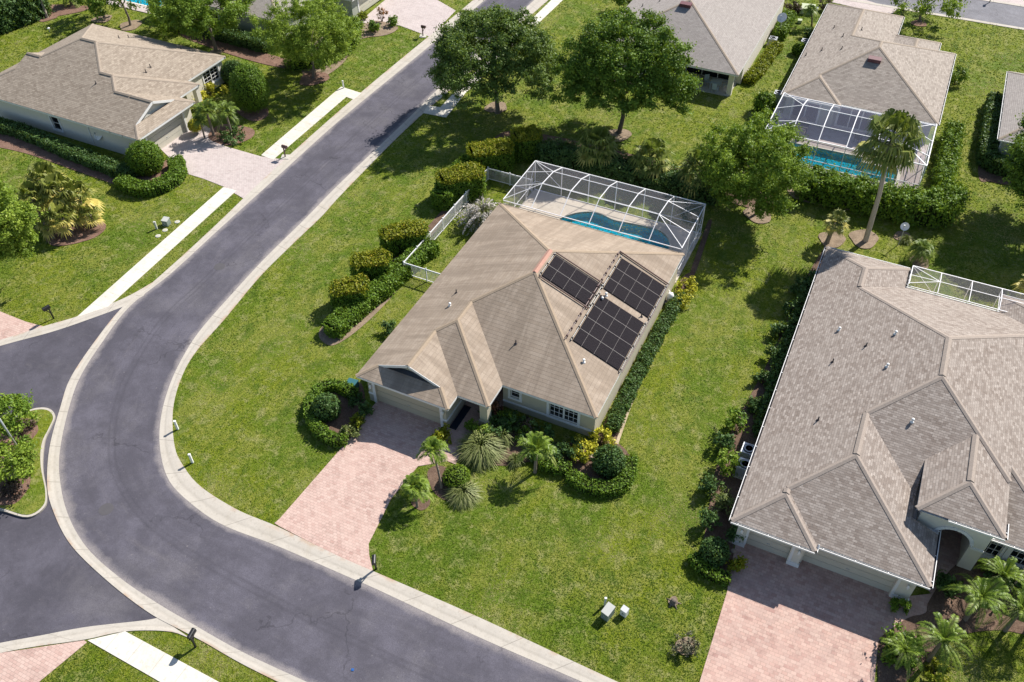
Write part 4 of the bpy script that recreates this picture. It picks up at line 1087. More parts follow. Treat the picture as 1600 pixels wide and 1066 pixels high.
# --- house across the street -------------------------------------------------------
HL = thing('house', 'taupe roofed house with gabled garage across the street on the left', 'house', (-70, 55, 0))
PL = [Piece(-81.4, -63.15, 46.95, 63.3), Piece(-78, -61.65, 46.95, 57.5, 'RFB', eaves='RFB'), Piece(-76, -59.75, 46.95, 54.6, 'RFB', eaves='RFB'), Piece(-76, -50, 46.95, 54.6, 'FB', eaves='', rect=(-76, -61.0, 46.95, 54.6))]
make_roof(HL, PL, RF_L, CAPL, vent_ridges=True)
w = MB()
wall(w, (-60.2, 47.4), (-60.2, 54.15), 0, WT, [(.85, 5.65, 0, 2.1)], .2); wall(w, (-60.2, 54.15), (-64.6, 54.15), 0, WT); wall(w, (-64.6, 54.15), (-64.6, 57.05), 0, WT, [(1, 2, .03, 2.1)])
wall(w, (-64.6, 57.05), (-63.4, 57.05), 0, WT); WL = (2.8, 5.05, .74, 2.16); wall(w, (-63.4, 57.05), (-63.4, 62.85), 0, WT, [WL])
wall(w, (-63.4, 62.85), (-80.95, 62.85), 0, WT); wall(w, (-80.95, 62.85), (-80.95, 47.4), 0, WT)
sx = -70.85 + 80.95; WS = (sx-.52, sx+.52, .58, 1.98); wall(w, (-80.95, 47.4), (-60.2, 47.4), 0, WT, [WS]); w.build('wall', STUCW, HL)
window(HL, (-63.4, 57.05), (-63.4, 62.85), *WL, 2, 4, 2); window(HL, (-80.95, 47.4), (-60.2, 47.4), *WS, 1, 2, 1)
garage_door(HL, (-60.2, 47.4), (-60.2, 54.15), .85, 5.65, 2.1, GDOORN, .2)
t = MB(); t.box((-62.0, 57.15, 1.2), (.5, .5, 2.4)); t.build('porch_column', STUCW, HL); t = MB(); t.box((-62.0, 54.6, 1.2), (.4, .4, 2.4)); t.build('porch_column', STUCW, HL)
t = MB(); t.bar((-62.0, 54.5, 2.34), (-62.0, 57.4, 2.34), .25, .22); t.build('porch_beam', STUCW, HL)
t = MB(); t.box((-64.56, 55.65, 1.06), (.06, .95, 2.06)); t.build('front_door', DOORM, HL)
t = MB(); t.bar((-66.5, 47.36, 0.1), (-66.5, 47.36, 2.4), .08, .06); t.build('downspout', WHITE, HL); t = MB(); t.bar((-60.6, 47.36, .1), (-60.6, 47.36, 2.4), .08, .06); t.build('downspout', WHITE, HL)
ymid = (46.95+54.6)/2; gz = lambda y: min(2.6 + PITCH5*(y-46.95), 2.6 + PITCH5*(54.6-y))
g = MB(); zb = 2.6 + PITCH5*.98 - .05; ya = 46.95 + (zb-2.6)/PITCH5; yb = 54.6 - (zb-2.6)/PITCH5
g.add([(-61.3, ya, zb), (-61.3, yb, zb), (-61.3, ymid, gz(ymid)-.03)], [(0, 1, 2)]); g.build('gable_wall', STUCW, HL)
g = MB()
for ys in (46.95+1.3, 54.6-1.3): g.bar((-60.99, ys, gz(ys)-.11), (-60.99, ymid, gz(ymid)-.11), .035, .22)
g.build('rake_board', WHITE, HL)
for px, py in ((150, 131), (235, 105), (186, 60), (201, 59), (283, 77), (228, 113)): roof_vent(HL, PL, px, py, 'stub')

# --- house with the screened pool behind ------------------------------------------
HT = thing('house', 'grey tan roofed house with its screened pool facing the back lawns', 'house', (-2, 90, 0))
PT = [Piece(-9.5, 4.65, 80.1, 95.6), Piece(-9.5, -4.0, 79.6, 90, 'LRF', eaves='LRF'), Piece(-9.5, -1.35, 88, 102.6, 'LRB', eaves='LRB'), Piece(-1.6, 3.0, 90, 97.6, 'LRB', eaves='LRB')]
make_roof(HT, PT, RF_T, CAPL, vent_ridges=False, gutter=True)
w = MB(); wall(w, (-9.05, 80.05), (-4.4, 80.05), 0, WT, [(.8, 3.2, .1, 2.1)]); wall(w, (-4.4, 80.05), (-4.4, 80.6), 0, WT); wall(w, (-4.4, 80.6), (4.2, 80.6), 0, WT, [(.4, 3.6, .1, 2.1), (5.2, 6.6, .8, 2.0)])
wall(w, (4.2, 80.6), (4.2, 95.1), 0, WT); wall(w, (4.2, 95.1), (-1.8, 95.1), 0, WT); wall(w, (-1.8, 95.1), (-1.8, 102.1), 0, WT); wall(w, (-1.8, 102.1), (-9.05, 102.1), 0, WT); wall(w, (-9.05, 102.1), (-9.05, 80.05), 0, WT)
w.build('wall', STUCG, HT)
window(HT, (-9.05, 80.05), (-4.4, 80.05), .8, 3.2, .1, 2.1, 1, 1, 2); window(HT, (-4.4, 80.6), (4.2, 80.6), .4, 3.6, .1, 2.1, 1, 1, 3); window(HT, (-4.4, 80.6), (4.2, 80.6), 5.2, 6.6, .8, 2.0, 1, 2, 1)
for px, py in ((1303, 44), (1317, 57), (1284, 79), (1315, 77), (1346, 47), (1259, 87)): roof_vent(HT, PT, px, py, 'stub')
roof_vent(HT, PT, 1366, 96, 'box')

# --- grey house beyond the oaks -----------------------------------------------------
HG = thing('house', 'grey roofed house beyond the two oaks with an open back porch', 'house', (-22, 91, 0))
PG = [Piece(-29.9, -14.3, 81.6, 104)]
make_roof(HG, PG, RF_G, CAPL)
w = MB(); wall(w, (-29.45, 82.05), (-22.6, 82.05), 0, WT); wall(w, (-22.6, 82.05), (-22.6, 85), 0, WT); wall(w, (-22.6, 85), (-14.5, 85), 0, WT, [(.5, 7.3, .05, 2.1)]); wall(w, (-14.5, 85), (-14.5, 103.5), 0, WT); wall(w, (-14.5, 103.5), (-29.45, 103.5), 0, WT); wall(w, (-29.45, 103.5), (-29.45, 82.05), 0, WT); w.build('wall', STUCW, HG)
window(HG, (-22.6, 85), (-14.5, 85), .5, 7.3, .05, 2.1, 1, 1, 4, mullion=.07)
t = MB(); t.box((-15.0, 82.3, 1.22), (.5, .5, 2.44)); t.build('porch_column', STUCW, HG); t = MB(); t.box((-22.4, 82.3, 1.22), (.4, .5, 2.44)); t.build('porch_column', STUCW, HG)
t = MB(); t.bar((-15.25, 82.28, 2.32), (-22.2, 82.28, 2.32), .3, .24); t.build('porch_beam', STUCW, HG); t = MB(); t.bar((-14.98, 82.55, 2.32), (-14.98, 85, 2.32), .3, .24); t.build('porch_beam', STUCW, HG)
t = MB(); t.box((-18.6, 83.4, .05), (7.4, 3.2, .1)); t.build('porch_floor', WALK, HG)
roof_vent(HG, PG, 1071, 10, 'box'); roof_vent(HG, PG, 1004, 10, 'stub'); roof_vent(HG, PG, 1031, 2, 'stub')

# --- house at the right edge and house at the top left ---------------------------------
HR = thing('house', 'pinkish grey roofed house cut by the right edge of the photo', 'house', (17, 87, 0))
PR = [Piece(9.8, 24.5, 79.75, 93.8)]
make_roof(HR, PR, RF_G, CAPL, gutter=True)
w = MB(); wall(w, (10.25, 80.2), (24, 80.2), 0, WT); wall(w, (24, 80.2), (24, 93.3), 0, WT); wall(w, (24, 93.3), (10.25, 93.3), 0, WT); wall(w, (10.25, 93.3), (10.25, 80.2), 0, WT); w.build('wall', STUCG, HR)
t = MB(); t.bar((10.2, 80.5, .1), (10.2, 80.5, 2.4), .1, .06); t.build('downspout', WHITE, HR)
HU = thing('house', 'greygreen walled house half hidden behind leafy trees at the top left', 'house', (-70, 82, 0))
PU = [Piece(-81, -63.2, 72.4, 90), Piece(-76, -59.0, 80.6, 90, 'RFB', eaves='RFB')]
make_roof(HU, PU, RF_G, CAPL)
w = MB(); wall(w, (-80.5, 72.9), (-63.7, 72.9), 0, WT, [(6, 8.2, .7, 2.0)]); wall(w, (-63.7, 72.9), (-63.7, 81.1), 0, WT); wall(w, (-63.7, 81.1), (-59.5, 81.1), 0, WT); wall(w, (-59.5, 81.1), (-59.5, 89.5), 0, WT, [(1.4, 6.4, 0, 2.1)]); wall(w, (-59.5, 89.5), (-80.5, 89.5), 0, WT); wall(w, (-80.5, 89.5), (-80.5, 72.9), 0, WT); w.build('wall', STUCG, HU)
window(HU, (-80.5, 72.9), (-63.7, 72.9), 6, 8.2, .7, 2.0, 2, 2, 2); garage_door(HU, (-59.5, 81.1), (-59.5, 89.5), 1.4, 6.4, 2.1, GDOORN)

# ------------------------------------------------------------------ pools and screen enclosures
def tri_up(o, t): (a, b), (c, d), (e, f) = (o[k] for k in t); return (c-a)*(f-b) - (e-a)*(d-b) > 0
def pool(label, outline, depth, coping=None, tile=BASIN):
    c = np.mean(np.array(outline), 0); o = thing('swimming_pool', label, 'pool', (c[0], c[1], 0))
    mb = MB(); n = len(outline); mb.add([(*p, .06) for p in outline] + [(*p, -depth) for p in outline], [(i, (i+1) % n, n+(i+1) % n, n+i) for i in range(n)])
    tr = tessellate_polygon([[Vector((*p, 0)) for p in outline]]); mb.add([(*p, -depth) for p in outline], [tuple(t) for t in tr]); mb.build('basin', tile, o)
    mb = MB(); mb.add([(*p, -.10) for p in outline], [tuple(t) if tri_up(outline, t) else tuple(t[::-1]) for t in tr]); wt = mb.build('water', WATER, o)
    mb = MB(); q = [tuple(c + (np.array(p)-c) * (1 + .30/np.linalg.norm(np.array(p)-c))) for p in outline]
    mb.add([(*p, .085) for p in outline] + [(*p, .085) for p in q] + [(*p, -.1) for p in outline], [(i, (i+1) % n, n+(i+1) % n, n+i) for i in range(n)] + [(i, (i+1) % n, 2*n+(i+1) % n, 2*n+i) for i in range(n)]); mb.build('coping', coping or SLAB, o)
    return o
pl = pool('turquoise kidney shaped pool inside the white screen cage behind the solar house', POOL, .55)
t = MB(); t.lathe((-20.3, 54.2, -.54), [(2.0, 0), (1.95, .14), (1.3, .15), (1.25, .3), (.3, .31)], 20); t.build('step', WBASIN, pl)
t = MB(); pts_ = [(-13.2 + 1.6*math.sin(a) - .2, 55.0 + 1.5*math.cos(a)*.9, -.45) for a in np.linspace(.2, 1.9, 9)]; t.tube(pts_, .05, 6); t.build('bench_edge', WHITE, pl)
p2 = pool('blue rectangular pool inside the screen cage beyond the dense hedge', POOL2, .5, STUCW)
t = MB(); t.box((1.6, 74.3, -.35), (1.8, 1.2, .35)); t.box((.4, 74.6, -.42), (1.2, .8, .2)); t.build('step', WBASIN, p2)
pool('bright turquoise pool at the top edge behind the taupe roofed house', POOL3, .5, STUCW)
sheet('pool_deck', [(-25.95, 51.55), (-10.75, 51.55), (-10.75, 58.5), (-25.95, 58.5)], .07, SLAB, .08, holes=(POOL,))
sheet('pool_deck', [(-9.4, 71.9), (4.5, 71.9), (4.5, 80.7), (-9.4, 80.7)], .07, PAVEP, .08, holes=(POOL2,))
sheet('pool_deck', [(-90, 72.2), (-81, 72.2), (-81, 80), (-90, 80)], .07, PAVEP, .08, holes=(POOL3,))
sheet('pool_deck', [(5.0, 54.6), (20, 54.6), (20, 57.6), (5.0, 57.6)], .07, SLAB, .08)

def cage(label, xs, prof, wall_y, mat, b=.075, brace=True, xl=None, xr=None, rails=(.95,), base=.07, houseless=True):
    """aluminium frame: xs = beam positions, prof = [(y, z)...] from back-wall top to the house"""
    xl, xr = xs[0], xs[-1]; o = thing('pool_enclosure', label, 'pool cage', ((xl+xr)/2, wall_y, 0)); f = MB(); s = MB()
    yt, zt = prof[0]
    for i, x in enumerate(xs):
        f.bar((x, yt, base), (x, yt, zt), b, b)
        if 0 < i < len(xs)-1:
            for (ya, za), (yb, zb) in zip(prof[:-1], prof[1:]): f.bar((x, ya, za), (x, yb, zb), b, b*1.5)
    for (ya, za) in prof[1:-1]: f.bar((xs[1], ya, za), (xs[-2], ya, za), b*.8, b*.8)
    f.bar((xl, yt, zt), (xr, yt, zt), b*1.1, b*1.1)
    yh, zh = prof[-1]; f.bar((xl, yh, zh), (xr, yh, zh), b, b*1.3)
    for r in rails: f.bar((xl, yt, r), (xr, yt, r), b*.75, b*.75)
    # hipped ends
    for xe, xi in ((xl, xs[1]), (xr, xs[-2])):
        f.bar((xe, yt, zt), (xe, yh, zt), b*1.1, b*1.1)
        for k, (ya, za) in enumerate(prof[1:-1]):
            f.bar((xi, ya, za), (xe, ya, zt), b*.8, b*.8)
        f.bar((xi, prof[1][0], prof[1][1]), (xe, yt, zt), b*.8, b*.8)
        f.bar((xi, prof[-2][0], prof[-2][1]), (xe, yh+.1, zt), b*.8, b*.8)
        for ya in [p[0] for p in prof[1:-1]]: f.bar((xe, ya, base), (xe, ya, zt), b*.8, b*.8)
        for r in rails: f.bar((xe, yt, r), (xe, yh, r), b*.75, b*.75)
        if brace: f.bar((xe, yt, zt), (xe, prof[1][0], base), b*.5, b*.5)
    f.bar((xl, yt, base+.03), (xr, yt, base+.03), b, .06)
    if brace:
        f.bar((xl, yt-.03, zt), (xs[1], yt-.03, rails[0]), b*.55, b*.55); f.bar((xr, yt-.03, zt), (xs[-2], yt-.03, rails[0]), b*.55, b*.55)
    f.build('frame', ALU, o)
    sw = MB(); sw.quad((xl, yt, base), (xr, yt, base), (xr, yt, zt), (xl, yt, zt))
    for xe in (xl, xr): sw.quad((xe, yt, base), (xe, yh, base), (xe, yh, zt), (xe, yt, zt))
    for (ya, za), (yb, zb) in zip(prof[:-1], prof[1:]):
        for i in range(1, len(xs)-2): s.quad((xs[i], ya, za), (xs[i+1], ya, za), (xs[i+1], yb, zb), (xs[i], yb, zb))
        for xe, xi in ((xl, xs[1]), (xr, xs[-2])):
            ze = zt; s.quad((xi, ya, za), (xi, yb, zb), (xe, yb, ze), (xe, ya, ze))
    s.build('roof_screen', mat, o); sw.build('wall_screen', SCREENW if mat is SCREEN else mat, o); return o
cage('white framed pool cage with pale screens behind the solar mat house', [-25.85, -23.35, -20.85, -18.4, -15.92, -13.45, -10.85], [(58.4, 3.0), (56.5, 3.72), (54.2, 3.95), (52.1, 2.9)], 58.4, SCREEN, .048)
cage('dark screened pool cage beyond the dense hedge and tall palm', [-9.3, -7.0, -4.6, -2.2, .1, 2.4, 4.5], [(71.95, 2.9), (73.6, 3.5), (76.2, 3.75), (79.4, 2.75)], 71.95, SCREEN2, .07, False)
cage('low pool cage showing behind the brown mottled roof at the right', [5.2, 7.2, 9.3, 11.3, 13.3, 15.5, 19.9], [(57.45, 2.95), (56.3, 3.0), (55.2, 2.75)], 57.45, SCREEN, .042)

# white picket fence beside the solar house
FZ = thing('fence', 'white aluminium picket fence along the side yard of the solar mat house', 'fence', (-30.3, 50, 0))
rail = MB(); pk = MB()
runs = [((-26.0, 58.1), (-30.3, 58.1)), ((-30.3, 58.1), (-30.3, 43.5)), ((-30.3, 43.5), (-26.3, 43.5))]
for a, b in runs:
    a = np.array(a); b = np.array(b); L = np.linalg.norm(b-a); d = (b-a)/L
    for z in (.13, 1.16, 1.22): rail.bar((*a, z), (*b, z), .05, .045)
    for s in np.arange(.11, L, .115): p = a + d*s; pk.box((p[0], p[1], .66), (.022, .022, 1.08))
    for s in np.linspace(0, L, max(2, int(L/1.85)+1)):
        p = a + d*s; m = MB(); m.box((p[0], p[1], .66), (.07, .07, 1.32)); m.lathe((p[0], p[1], 1.31), [(.06, 0), (.05, .04), (.01, .06)], 6)
        if not (s == 0 and not np.allclose(a, runs[0][0])): m.build('post', ALU, FZ)
rail.build('rail', ALU, FZ); pk.build('picket_panel', ALU, FZ)

# ------------------------------------------------------------------ trees
tree('oak_tree', 'broad oak shading the sidewalk and street edge above the pool cage', 'tree', (778,176), (768,88), 98, 3.9, OAKB, BARK, 560, .62, 240, .115, .24, 'street oaks', hollow=.45)
tree('oak_tree', 'dense round oak on the back lawn with bare trunk and soil ring', 'tree', (967,208), (978,102), 99, 3.9, OAK, BARK, 620, .60, 240, .115, .24, 'street oaks', hollow=.4)
tree('leafy_tree', 'feathery light green tree at the lawn corner across the street with red mulch ring', 'tree', (490,122), (484,52), 76, 3.6, LIGHT, BARK, 420, .48, 190, .09, .16, 'street oaks', low=-.8, hollow=.35)
tree('oak_tree', 'tall tree with leaning grey trunk at the top between the left house and the hedge', 'tree', (338,80), (318,8), 72, 3.0, MIDG, BARK, 300, .6, 200, .11, .22, 'street oaks')
tree('leafy_tree', 'bushy light green tree right of the pool cage reaching down to the ground', 'tree', (1182,335), (1180,258), 84, 3.3, MIDG, BARK, 460, .5, 200, .10, .15, low=-.95, hollow=.35)
tree('leafy_tree', 'bright green tree cut by the left edge beside the fan palm cluster', 'tree', (-18,445), (-6,352), 52, 2.9, LIGHT, BARK, 320, .48, 190, .10, .16, low=-.95, hollow=.4)
tree('oak_tree', 'young tree with forked trunk beside the far street at the top right', 'tree', (1437,34), (1448,-4), 54, 2.2, LIGHT, BARK, 95, .65, 110, .13, .16, low=-.4)
tree('oak_tree', 'tree on the right edge in front of the pinkish grey roofed house', 'tree', (1623,347), (1664,262), 86, 3.6, OAK, BARK, 560, .6, 240, .115, .22, low=-.7)
tree('oak_tree', 'dark leaved tree at the top edge above the taupe roofed house', 'tree', (163,28), (150,-8), 38, 2.0, OAK, BARK, 55, .7, 120, .14, .16, 'backyard trees')
tree('oak_tree', 'tree with slim leaning grey trunk and soil ring behind the taupe roofed house', 'tree', (204,40), (186,-8), 36, 2.0, MIDG, BARK, 45, .7, 110, .14, .16, 'backyard trees')
tree('oak_tree', 'leafy tree standing beside the turquoise pool at the top left', 'tree', (275,45), (268,12), 36, 2.6, MIDG, BARK, 70, .75, 130, .13, .16, low=-.95)
tree('oak_tree', 'dark bush like tree beside the grey roofed house at the top', 'tree', (975,18), (975,-2), 16, 1.6, OAK, BARK, 26, .6, 100, .13, .1, low=-.95)

# ------------------------------------------------------------------ hedges
def run(pts, z=0): return path_points(smooth_path(pix(pts, z), 6), .35)
# stepped hedge left of the solar house: low run with taller clipped blocks
def stepped(label, low, blocks, lw, lh, bw, bh, loc):
    o = thing('hedge', label, 'hedge', (*loc, 0), None)
    p = run(low); hedge_core(MB(), p, lw, lh).build('shadow_core', COREM, o); Q, T = hedge_quads(p, lw, lh, 0, 230, .09); quads_obj('low_run', Q, T, HEDG, o)
    for pts in blocks:
        q = path_points([np.array(xy(*v, bh)) for v in pts], .3); hedge_core(MB(), q, bw, bh).build('shadow_core', COREM, o)
        Q, T = hedge_quads(q, bw, bh, 0, 240, .085, .11, .32)
        top = (Q[:, :, 2].mean(1) > bh*.86)
        T = np.where(top, np.clip(T + rng.normal(.1, .1, len(T)), 0, 1), T)
        b = quads_obj('raised_block', Q[~top], T[~top], HEDG, o); quads_obj('new_growth', Q[top], T[top], HEDY, b)
    return o
stepped('stepped hedge with three raised clipped blocks along the lawn left of the solar house', [(520,524),(560,488),(605,452),(650,410),(676,392)],
        [[(522,447),(568,441)], [(554,405),(602,399)], [(600,362),(660,352)]], 1.5, 1.05, 1.75, 2.0, xy(520, 520))
stepped('tall clipped hedge blocks with orange new growth beside the white picket fence', [(690,326),(710,298),(745,264),(792,247),(822,240)],
        [[(690,274),(748,262)], [(737,232),(794,224)], [(806,208),(838,204)]], 1.8, 1.6, 2.1, 2.5, xy(700, 330))
hedge('long dark hedge behind the white pool cage with fan palms along it', run([(850,252),(900,262),(960,276),(1020,290),(1080,304),(1120,312)]), 2.2, 1.7, HEDD, 190, .10, .24, .4, clumps=.45)
hedge('dense hedge with ragged top in front of the dark screened pool cage', run([(1252,303),(1300,313),(1350,324),(1400,336),(1440,344),(1468,340),(1478,322)]), 2.0, 2.1, HEDG, 210, .11, .30, .4, clumps=.55)
hedge('hedge along the right side of the grey tan roofed house', run([(1468,300),(1474,268),(1480,240),(1484,215)]), 1.2, 1.5, HEDG, 180, .10, .22, .4, clumps=.4)
hedge('low hedge along the sunny right wall of the solar house', run([(955,674),(981,619),(1008,565),(1037,510),(1062,466)]), .85, .6, HEDD, 240, .08, .07)
hedge('low clipped curved hedge ring around the ball shrub left of the garage', run([(555,622),(530,608),(505,612),(488,632),(487,655),(500,678),(520,692),(540,692)]), .7, .66, HEDG, 280, .07)
hedge('bright curved clipped hedge at the front corner of the solar house', run([(892,748),(915,763),(945,768),(970,762),(982,742),(984,722)]), .85, .62, HEDG, 280, .07)
hedge('short clipped front hedge between the feather palm and the curved hedge', run([(846,726),(868,734),(888,738)]), .8, .6, HEDG, 260, .07)
hedge('thin curved hedge around the shrubs at the left corner of the brown roofed house', run([(1082,872),(1092,888),(1112,902),(1136,908)]), .6, .55, HEDG, 260, .07)
hedge('curved clipped hedge wrapping the ball shrub by the pale driveway', run([(192,290),(215,301),(245,300),(270,288),(281,272),(276,258)]), 1.3, .9, HEDG, 240, .085)
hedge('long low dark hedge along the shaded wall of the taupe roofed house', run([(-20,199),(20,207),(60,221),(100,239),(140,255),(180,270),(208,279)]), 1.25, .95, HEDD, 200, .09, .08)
hedge('L shaped dark hedge beside the pinkish grey roofed house at the right edge', run([(1550,166),(1546,195),(1540,230),(1538,255),(1555,268),(1585,275),(1620,282)]), 1.3, 1.4, HEDD, 180, .10, .09)
hedge('hedge strip along the sunny wall of the grey roofed house', run([(1168,131),(1184,115),(1201,91),(1213,77)]), 1.2, .75, HEDY, 160, .10, .1)
hedge('hedge strip beyond the wall unit of the grey roofed house', run([(1216,62),(1224,46),(1232,32)]), 1.3, 1.1, HEDG, 160, .10, .1)
hedge('tall thick hedge at the top left corner behind the lawn', run([(-60,64),(-10,48),(30,34),(66,20)]), 3.2, 3.2, HEDD, 110, .15, .3, .4, clumps=.8)
hedge('dark hedge under the trees along the greygreen house wall', run([(290,40),(330,56),(375,68),(420,80)]), 1.5, 1.2, HEDD, 140, .11, .12)
hedge('leafy hedge mass around the feathery tree in the curved bed', run([(455,105),(500,98),(535,80),(550,52)]), 2.0, 1.4, MIDG, 130, .12, .3, .4, clumps=.5)

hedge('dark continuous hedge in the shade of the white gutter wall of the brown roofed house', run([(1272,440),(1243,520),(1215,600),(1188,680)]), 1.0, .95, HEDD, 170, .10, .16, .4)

# ------------------------------------------------------------------ clipped balls and loose shrubs
def bs(label, px, rpx, **k):
    x, y = xy(*px); return ball_shrub(label, (x, y), rpx / ppm(x, y), **k)
bs('dark clipped ball shrub inside the curved hedge left of the garage', (513,648), 21, mat=HEDD, group='clipped ball shrubs')
bs('clipped ball shrub inside the curved hedge at the right front corner', (950,733), 24, mat=HEDD, rough=.07, group='clipped ball shrubs')
bs('big clipped ball shrub at the left corner of the taupe house driveway', (233,266), 26, mat=HEDG, group='clipped ball shrubs')
bs('tall egg shaped clipped shrub standing on a red mulch ring', (398,172), 27, rz=2.4, mat=HEDG, stem=.3, group='clipped ball shrubs')
bs('darker round shrub behind the egg shaped clipped shrub', (368,128), 18, mat=HEDD, group='clipped ball shrubs')
bs('dark round clipped shrub at the left corner of the brown roofed house', (1113,872), 22, mat=HEDD, group='clipped ball shrubs')
bs('small yellow variegated ball shrub on a stem beside the pale garage', (308,208), 10, mat=GOLD, stem=.3, size=.08)
bs('round bright green shrub by the grey tan roofed house corner', (1192,175), 15, mat=HEDG, stem=.2, size=.1, rough=.12)
bs('round shadowed shrub beside the air conditioner of the grey tan roofed house', (1246,84), 9, mat=HEDG, size=.1, rough=.1)
bs('clipped moss green cushion shrub beside the leaning feather palm', (714,752), 21, mat=MIDG, rz=.55, rough=.04, size=.06)
def ls(label, px, rpx, h, mat, **k):
    x, y = xy(*px); return loose_shrub(label, (x, y), rpx / ppm(x, y), h, mat, **k)
ls('golden croton left of the ball shrub at the front right corner', (908,712), 24, 1.0, GOLD, n=20, cr=.26, size=.10)
ls('golden croton behind the ball shrub by the sunny wall corner', (938,694), 20, .95, GOLD, n=16, cr=.26, size=.10)
ls('golden shrub beside the white pool equipment', (1072,452), 17, 1.0, GOLD, n=16, cr=.3, size=.11)
ls('second golden shrub at the end of the low side hedge', (1062,474), 16, .8, GOLD, n=14, cr=.28, size=.10)
ls('golden shrub under the big front window of the taupe roofed house', (332,150), 20, 1.1, GOLD, n=22, cr=.32, size=.12)
ls('golden shrub beside the entry of the taupe roofed house', (318,165), 12, 1.0, GOLD, n=12, cr=.3, size=.12)
ls('small leafy planter shrub between the garage corner and the front walk', (690,688), 16, .9, HEDY, n=24, cr=.24, size=.10)
ls('leafy shrub under the small front window', (800,668), 22, 1.0, HEDD, n=18, cr=.3, size=.10)
ls('leafy shrub under the large front window left side', (838,690), 26, 1.1, HEDD, n=20, cr=.3, size=.10)
ls('leafy shrub under the large front window right side', (878,712), 24, 1.0, HEDD, n=20, cr=.3, size=.10)
ls('dark shrub filling the bed beside the porch column', (775,672), 22, .9, HEDD, n=18, cr=.28, size=.10)
ls('green shrub lining the right edge of the front walk', (738,672), 12, .8, HEDG, n=10, cr=.24, size=.09)
for i_, (p_, r_, h_, m_, t_) in enumerate((((764,652),13,.9,HEDD,'dark shrub between the front walk and the porch column'), ((758,684),13,.8,MIDG,'light green shrub above the strap leaf mound'), ((790,664),15,1.0,HEDG,'bright shrub in the shade beside the croton'), ((818,684),15,.9,HEDG,'green shrub left of the large feather palm'),
        ((858,704),16,.9,MIDG,'light shrub right of the large feather palm'), ((896,704),14,.8,HEDD,'dark shrub beside the golden croton'), ((838,718),12,.6,HEDD,'dark low shrub at the foot of the large feather palm'), ((872,720),12,.55,STRAP,'pale leaved low shrub behind the short clipped hedge'), ((775,700),12,.6,PURP,'bronze low plant between the strap leaf clumps'))):
    ls(t_, p_, r_, h_, m_, n=14, cr=.26, size=.09, group='front bed shrubs')
ls('red and orange croton next to the porch column', (776,648), 9, 1.3, CROT, n=10, cr=.2, size=.11)
ls('bronze leaved wispy shrub against the front wall', (828,672), 15, 1.3, PURP, n=9, cr=.22, per=45, size=.08)
ls('variegated shrub between the ball shrub and the driveway', (548,682), 16, .8, STRAP, n=14, cr=.22, size=.10)
ls('dark shrub at the left corner of the garage', (572,646), 13, .8, HEDD, n=12, cr=.25, size=.09)
ls('olive shrub on the inner curve of the driveway', (556,665), 13, .7, HEDY, n=12, cr=.22, size=.09)
ls('dark low plants in the shade beside the garage wall', (556,628), 11, .6, HEDD, n=9, cr=.22, size=.09)
for i, (p, r_, h, m_, t_) in enumerate((((1150,672),17,1.5,HEDG,'leafy shrub furthest from the street by the air conditioners'), ((1128,702),15,1.2,HEDD,'dark shrub next to the air conditioners of the brown roofed house'), ((1135,736),20,1.6,MIDG,'tallest light green shrub along the side of the brown roofed house'),
        ((1112,768),15,1.2,HEDD,'dark low shrub midway along the side of the brown roofed house'), ((1128,800),14,1.5,STRAP,'pale grey green shrub along the side of the brown roofed house'), ((1108,822),17,1.3,HEDD,'dark shrub behind the round clipped shrub at the brown roofed house'), ((1148,890),11,.9,HEDY,'bright shrub touching the wide driveway corner'), ((1150,840),14,1.1,HEDD,'dark shrub at the garage corner of the brown roofed house'))):
    ls(t_, p, r_, h, m_, n=16, cr=.3, size=.10, group='shrubs beside the brown roofed house')
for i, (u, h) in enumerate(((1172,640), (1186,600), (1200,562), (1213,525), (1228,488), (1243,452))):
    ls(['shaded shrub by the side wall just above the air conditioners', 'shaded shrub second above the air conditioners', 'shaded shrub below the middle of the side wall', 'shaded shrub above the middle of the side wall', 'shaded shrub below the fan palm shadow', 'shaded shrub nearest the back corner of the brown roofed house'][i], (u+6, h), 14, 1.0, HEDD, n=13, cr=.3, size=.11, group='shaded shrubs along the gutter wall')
ls('boxy potted shrub in front of the garage column by the entry', (1402,950), 13, .75, HEDG, n=16, cr=.2, size=.09)
ls('large dark shrub at the edge of the wide driveway', (1402,1022), 25, 1.6, HEDG, n=34, cr=.34, size=.11)
ls('small bright shrub in the lower right palm bed', (1462,1052), 18, .6, HEDY, n=14, cr=.25, size=.10)
ls('dark shrub below the arched entry', (1478,925), 22, 1.1, HEDD, n=20, cr=.32, size=.11)
ls('dark shrub under the entry windows', (1556,905), 26, 1.0, HEDD, n=22, cr=.32, size=.11)
ls('dark shrub at the right edge under the windows', (1598,915), 22, 1.0, HEDD, n=18, cr=.32, size=.11)
ls('low ground cover bed in front of the pale palms', (362,214), 26, .55, HEDD, n=26, cr=.3, size=.10, cat='plants', name='ground_cover')
ls('dry twiggy bush on the front lawn near the wide driveway', (1072,1014), 20, .75, DRYB, n=22, cr=.22, per=60, size=.055)
ls('purple leaved bush at the far end of the grey house wall', (1236,20), 12, 1.5, PURP, n=14, cr=.4, size=.13)
ls('tall green bush beside the right wall of the grey tan roofed house', (1492,132), 13, 1.9, HEDG, n=16, cr=.5, size=.12)
ls('flowering bush at the garage corner of the grey tan roofed house', (1286,15), 10, 1.4, PURP, n=10, cr=.4, size=.12)
ls('dark bush under the left eave of the grey tan roofed house', (1262,60), 10, 1.2, HEDD, n=10, cr=.4, size=.12)
ls('bush beside the driveway circle bed at the top', (585,50), 9, 1.1, HEDG, n=12, cr=.35, size=.13)
ls('bush by the garage of the greygreen walled house', (612,40), 9, 1.0, HEDG, n=12, cr=.35, size=.13)
